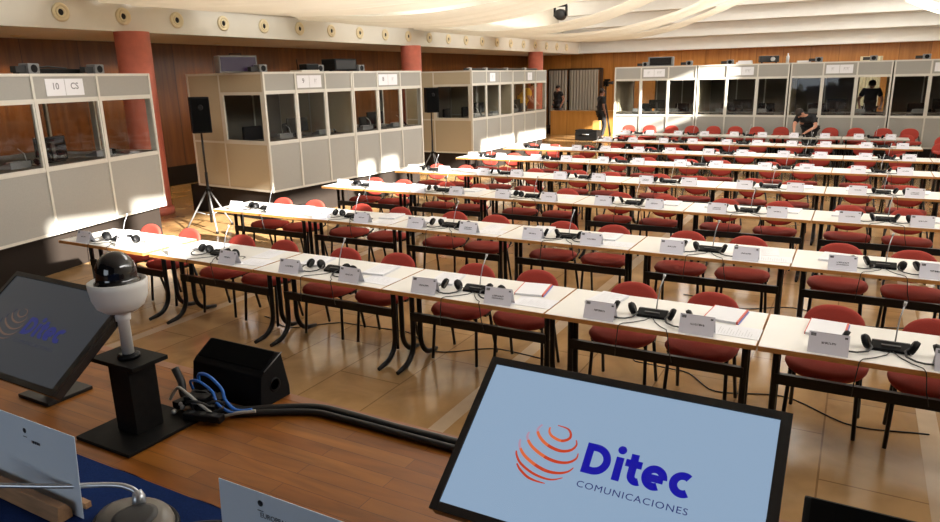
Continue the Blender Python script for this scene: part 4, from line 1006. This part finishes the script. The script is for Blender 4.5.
# stage wedge loudspeakers
def wedge(label, x0, x1, dy):
    t = thing('wedge_loudspeaker', label, 'loudspeaker', ((x0 + x1) / 2, 2.3 + dy, SZ + .001)); hw = (x1 - x0) / 2
    pr = [(-.085, 0), (.125, 0), (.125, .05), (.085, .245), (.065, .25), (-.04, .185), (-.06, .165)]
    MB().prism([(-hw, y, z) for y, z in pr], (2 * hw, 0, 0)).build('cabinet', 'speaker', t, .006)
    a, b = Vector((0, -.035, .190)), Vector((0, .062, .251)); n = Vector((0, -(b - a).z, (b - a).y)).normalized() * .004
    MB().prism([(-hw + .02, a.y, a.z), (-hw + .02, b.y, b.z), (-hw + .02, b.y + n.y, b.z + n.z), (-hw + .02, a.y + n.y, a.z + n.z)], (2 * hw - .04, 0, 0)).build('grille', 'grille', t)
    MB().lathe([(.036, hw), (.036, hw + .003), (.028, hw + .003), (.026, hw + .001), (0, hw + .001)], c=(0, .025, .095), axis='X', seg=24).build('handle_cup', 'black_plastic', t)
    MB().lathe([(.026, .0015), (.0, .0015)], c=(hw, .025, .095), axis='X', seg=24).build('handle_recess', 'black_hole', t)
    MB().tube([(hw + .001, .088, .246), (hw + .001, -.038, .187)], .0028, 6).build('corner_trim', 'unit_grey', t)
    return t
wedge('black wedge loudspeaker with a round handle hole, beside the cable tangle', -2.90, -2.42, 0.)
wedge('black wedge loudspeaker at the stage edge past the lit monitor', -.03, .45, -.165)

# cable tangle between pedestal and wedge
def cable(label, pts, r, m, name='cable', grp=None):
    q = catmull([Vector(p) for p in pts], 8) if len(pts) > 2 else pts
    return tag(MB().tube(q, r, 8).build(name, m), label, 'cable', grp)
z0 = SZ
cable('thick black cable bundle running along the stage edge to the lit monitor', [(-2.80, 2.10, z0 + .05), (-2.66, 2.13, z0 + .024), (-2.48, 2.15, z0 + .024), (-2.34, 2.24, z0 + .024), (-2.17, 2.33, z0 + .024), (-2.0, 2.345, z0 + .024), (-1.7, 2.34, z0 + .024), (-1.4, 2.345, z0 + .024), (-1.0, 2.34, z0 + .024), (-.5, 2.33, z0 + .024), (-.1, 2.32, z0 + .024)], .020, 'cable_black')
cable('second black cable bundle lying along the front of the first', [(-2.72, 2.08, z0 + .02), (-2.5, 2.115, z0 + .02), (-2.34, 2.20, z0 + .02), (-2.16, 2.29, z0 + .02), (-1.98, 2.305, z0 + .02), (-1.5, 2.305, z0 + .02), (-1.0, 2.30, z0 + .02), (-.4, 2.28, z0 + .02)], .016, 'cable_black')
cable('bright blue cable looping high over the tangle beside the wedge', [(-2.745, 2.140, z0 + .12), (-2.725, 2.130, z0 + .17), (-2.645, 2.120, z0 + .18), (-2.565, 2.120, z0 + .13), (-2.535, 2.110, z0 + .08), (-2.455, 2.100, z0 + .05), (-2.385, 2.130, z0 + .055)], .008, 'cable_blue')
cable('second blue cable looping lower beside the first', [(-2.785, 2.130, z0 + .08), (-2.755, 2.100, z0 + .14), (-2.675, 2.090, z0 + .155), (-2.595, 2.090, z0 + .12), (-2.555, 2.080, z0 + .07), (-2.465, 2.080, z0 + .044), (-2.395, 2.115, z0 + .05)], .007, 'cable_blue')
cable('pale grey cable arching over the black adapters to the stage edge', [(-2.805, 2.010, z0 + .07), (-2.765, 2.030, z0 + .13), (-2.685, 2.020, z0 + .12), (-2.605, 2.030, z0 + .07), (-2.525, 2.050, z0 + .025), (-2.435, 2.090, z0 + .045), (-2.365, 2.135, z0 + .05)], .008, 'cable_grey')
cable('thin grey cable behind the pedestal rising to the tangle', [(-2.915, 2.140, z0 + .16), (-2.865, 2.130, z0 + .10), (-2.835, 2.110, z0 + .05), (-2.765, 2.100, z0 + .03)], .020, 'cable_black')
for i, (dx, dy, ph) in enumerate(((0, 0, 0), (.05, -.03, 1.), (-.03, .03, 2.2), (.03, .02, 3.3), (-.01, -.02, 4.4))):
    pts = []
    for k in range(11):
        a = ph + k * .62; pts.append((-2.655 + dx + .085 * math.cos(a) * (1 + .2 * math.sin(3 * a)), 2.085 + dy + .050 * math.sin(a), z0 + .012 + .05 * (i / 5) + .02 * math.sin(2 * a + i) + .02))
    cable('black coiled cable in the tangle, %s of the loops from the floor' % ORD[i], pts, .007, 'cable_black', 'coiled_cable', 'coiled cables in the tangle')
t = thing('power_adapter', 'black power adapter lying in the cable tangle', 'adapter', (-2.665, 2.060, z0 + .055), .3)
MB().box(-.06, .06, -.03, .03, 0, .045).build('body', 'black_plastic', t, .006); MB().box(-.02, .03, -.031, -.0302, .012, .032).build('rating_plate', 'unit_grey', t)
for q, (x, y, z, a) in enumerate(((-2.72, 2.12, .04, .9), (-2.59, 2.13, .05, -.5), (-2.765, 2.05, .03, 1.5))):
    t = thing('connector_box', 'small black connector box in the tangle, %s' % ('under the blue cable', 'nearest the wedge', 'nearest the pedestal')[q], 'connector', (x, y, z0 + z), a)
    MB().box(-.045, .045, -.022, .022, 0, .035).build('shell', 'black_plastic', t, .005); MB().tube([(.045, 0, .018), (.07, .0, .018)], .010, 8).build('strain_relief', 'silver' if q == 2 else 'dark_grey', t)
t = thing('power_strip', 'black socket strip in front of the cable tangle', 'power strip', (-2.565, 2.000, z0 + .02), .25)
MB().box(-.10, .10, -.022, .022, 0, .035).build('body', 'black_plastic', t, .005)
for q in range(3): MB().lathe([(.015, .0355), (.012, .034), (0, .034)], c=(-.06 + .06 * q, 0, 0), seg=14).build('socket', 'dark_grey', t)
for q, (dx, dy) in enumerate(((-.115, -.02), (-.10, .015), (-.125, .02))):
    tag(MB().lathe([(.012, 0), (.012, .035), (.009, .05), (0, .05)], seg=12).build('cable_plug', 'silver', None, 0, (-2.655 + dx, 2.02 + dy, z0 + .018 + q * .012), (1.2, .3 * q, .8)), 'bright metal plug by the pedestal, %s of the heap' % ('lowest', 'middle one', 'topmost')[q], 'plug', 'metal plugs by the pedestal')

# ------------------------------------------------------------------ presiding table at the bottom of the frame
TZ = 1.54
t = thing('presiding_table', 'table under the navy cloth on the stage', 'table', (-1.2, .46, SZ + .001))
MB().box(-1.38, 1.38, -.33, .33, .705, .73).build('tabletop', 'desk', t)
for sx in (-1, 1):
    for sy in (-1, 1): MB().box(sx * 1.30 - .025, sx * 1.30 + .025, sy * .27 - .025, sy * .27 + .025, 0, .705).build('leg', 'black_metal', t)
n = 80; vs = []; fs_ = []
X0, X1, Y0, Y1 = -2.6, .2, .105, .815
ring = [(X0 + (X1 - X0) * i / n, Y1) for i in range(n + 1)]
vs = [(X0, Y0, TZ), (X1, Y0, TZ), (X1, Y1, TZ), (X0, Y1, TZ)]; cl = MB()
cl.box(X0, X1, Y0, Y1, TZ - .007, TZ)
for i in range(n):
    f = lambda k, z: (X0 + (X1 - X0) * k / n, Y1 + (.004 + .012 * (TZ - z)) * (1 + math.sin(k * .9)) , z)
    for z_a, z_b in ((TZ - .005, 1.2), (1.2, .83)): cl.quad(f(i, z_a), f(i + 1, z_a), f(i + 1, z_b), f(i, z_b))
cl2 = cl.build('tablecloth', 'blue_cloth'); tag(cl2, 'navy blue cloth draped over the presiding table', 'tablecloth')
# place cards
def lay(me, x0, y0, sx, z=None):
    b = mesh_bounds(me)
    for v in me.vertices: v.co.x = x0 + (v.co.x - b[0]) * sx; v.co.y = y0 + (v.co.y - b[2]) * sx; v.co.z = 0
def place_card(label, x0, x1, yb, h, tilt, tt, tx, ty, size, ex, ey):
    t = thing('place_card', label, 'place card', ((x0 + x1) / 2, yb, TZ + .001)); w = (x1 - x0) / 2
    F = Matrix.Rotation(PI / 2 - tilt, 4, 'X')
    s = MB().box(-w, w, 0, h, -.0012, 0).build('card_sheet', 'card_grey', t); s.matrix_local = F
    if tt:
        me = text_mesh(tt, size, 'ink', bold=.0001); obj('lettering', me, s, (tx, ty, .0006))
    e = MB().lathe([(.0, .0008), (.0055, .0008)], c=(ex, ey, 0), seg=16)
    e.quad((ex - .007, ey - .014, .0008), (ex + .006, ey - .014, .0008), (ex + .006, ey - .0125, .0008), (ex - .007, ey - .0125, .0008)); e.build('emblem', 'ink', s)
    return t
place_card('blue grey place card in the wooden holder, beside the gooseneck microphone', -1.64, -1.245, .668, .172, .06, None, 0, 0, .01, .03, .146)
c = COL.objects['place_card']
m = MB()
for u0, u1 in ((.052, .0545), (.056, .061), (.0625, .067), (.0685, .073), (.0745, .079)): m.quad((u0, .124, .0008), (u1, .124, .0008), (u1, .130, .0008), (u0, .130, .0008))
m.build('lettering', 'ink', [o for o in COL.objects if o.parent == c and o.name.startswith('card_sheet')][0])
place_card('blue grey place card reading European Commission, standing at the table edge', -.885, -.50, .695, .172, .05, 'EUROPEAN COMMISSION', -.100, .128, .0125, -.098, .153)
t = thing('card_holder', 'pale wooden block holding the left-hand place card', 'card holder', (-1.45, .66, TZ + .001), 0)
t['label'] = 'pale wooden block holding the place card by the microphone'
MB().prism([(-.17, -.028, 0), (-.17, .004, 0), (-.17, .004, .018), (-.17, -.006, .034), (-.17, -.022, .034)], (.35, 0, 0)).build('front_rail', 'oak', t, .002)
MB().box(-.17, .18, .030, .042, 0, .012).build('rear_rail', 'oak', t)
# table microphone
t = thing('table_microphone', 'taupe oval microphone base with a silver gooseneck on the navy cloth', 'microphone', (-1.13, .70, TZ + .001))
b = MB(); el = lambda s, z: [(s * .085 * math.cos(2 * PI * k / 36), s * .060 * math.sin(2 * PI * k / 36), z) for k in range(36)]
L_ = [el(1.0, 0), el(1.0, .012), el(.94, .024), el(.70, .034), el(0.0, .037)]
b.add([p for r_ in L_ for p in r_], [(i * 36 + k, i * 36 + (k + 1) % 36, (i + 1) * 36 + (k + 1) % 36, (i + 1) * 36 + k) for i in range(4) for k in range(36)], 0, True); b.build('base', 'mic_grey', t)
MB().tube([(1.0 * .087 * math.cos(2 * PI * k / 36), .062 * math.sin(2 * PI * k / 36), .008) for k in range(36)], .006, 8, closed=True).build('rubber_rim', 'black_plastic', t)
MB().lathe([(.040, .030), (.040, .038), (.030, .041), (0, .041)], c=(.02, -.012, 0), seg=24).build('button_disc', 'dark_grey', t)
MB().tube([(-.012, .02, .03), (-.016, .024, .046), (-.022, .026, .056)], [.013, .012, .008], 14).build('neck_socket', 'neck_grey', t)
MB().tube(catmull([Vector(p) for p in ((-.020, .025, .052), (-.036, .022, .060), (-.070, .010, .064), (-.16, -.035, .061), (-.26, -.085, .062), (-.36, -.135, .064))], 6), .0052, 10).build('gooseneck', 'neck_grey', t)
me = text_mesh('i', .01, 'ink'); bpy.data.meshes.remove(me)
cable('thin grey cable crossing the navy cloth to the place card', [(-1.06, .715, TZ + .008), (-1.02, .755, TZ + .008), (-.98, .775, TZ + .010), (-.94, .785, TZ + .012), (-.90, .765, TZ + .008), (-.86, .73, TZ + .006)], .005, 'dark_grey')
cable('thin black cable looping on the navy cloth beside the microphone', [(-1.04, .66, TZ + .007), (-1.03, .70, TZ + .007), (-1.0, .745, TZ + .007), (-.955, .775, TZ + .024), (-.92, .770, TZ + .026), (-.885, .752, TZ + .010), (-.80, .74, TZ + .006)], .0045, 'cable_black')

# ------------------------------------------------------------------ light
def area(name, loc, size, energy, color, direction, spread=PI):
    l = bpy.data.lights.new(name, 'AREA'); l.shape = 'RECTANGLE'; l.size, l.size_y = size; l.energy = energy; l.color = color; l.spread = spread
    o = bpy.data.objects.new(name, l); COL.objects.link(o); o.location = loc; o.rotation_euler = Vector(direction).to_track_quat('-Z', 'Y').to_euler(); return o
sun = bpy.data.lights.new('sun', 'SUN'); sun.energy = 44.; sun.color = (1., .95, .86); sun.angle = math.radians(.9)
so = bpy.data.objects.new('sun', sun); COL.objects.link(so); so.rotation_euler = Vector((-1, .30, -.40)).to_track_quat('-Z', 'Y').to_euler()
# daylight from the clerestory strip in the right wall, then overhead fill added below the closed ceiling
for yy, en in ((4.5, 150), (11., 150), (25.5, 300)): area('clerestory_daylight', (RX - .05, yy, 5.47), (6.4, 1.0), en, (1., .975, .94), (-1, 0, -.15), 2.2)
for yy in (9.5, 16., 24.5): area('added_overhead_fill', (-3.2, yy, 6.3), (5., 4.), 400, (1., .98, .95), (0, 0, -1))
# uplights added at fascia ledge and right wall to brighten swags and ceiling
for yy in (8., 14., 20., 26.): area('added_ledge_uplight', (FX - .25, yy, 3.95), (5.5, .25), 90, (1., .93, .83), (.55, 0, 1))
for yy in (9., 17., 25.): area('added_right_uplight', (RX - .25, yy, 4.6), (7., .25), 180, (1., .97, .92), (-.9, 0, .9))
for xx in (-4.5, 0.): area('added_card_fill', (xx, 2.2, 6.0), (2.2, .8), 75, (1., .97, .93), (-.15, 1, -.55), 2.0)  # fill lights added above the stage to brighten the nameplates
area('added_stage_fill', (-2.6, -3.9, 2.3), (2.6, 2.2), 34, (.80, .90, 1.), (.0, 1, -.05), 2.4)  # cool fill added behind the camera to lift the place cards
wd = bpy.data.worlds.new('world'); SC.world = wd; wd.use_nodes = True; nt = wd.node_tree
sky = nt.nodes.new('ShaderNodeTexSky'); sky.sky_type = 'HOSEK_WILKIE'; nt.links.new(sky.outputs[0], nt.nodes['Background'].inputs[0]); nt.nodes['Background'].inputs[1].default_value = .6
vs_ = SC.view_settings; vs_.view_transform = 'Standard'; vs_.look = 'None'; vs_.gamma = 1.; vs_.use_curve_mapping = False; vs_.exposure = -.14
SC.cycles.max_bounces = 8; SC.cycles.transparent_max_bounces = 16
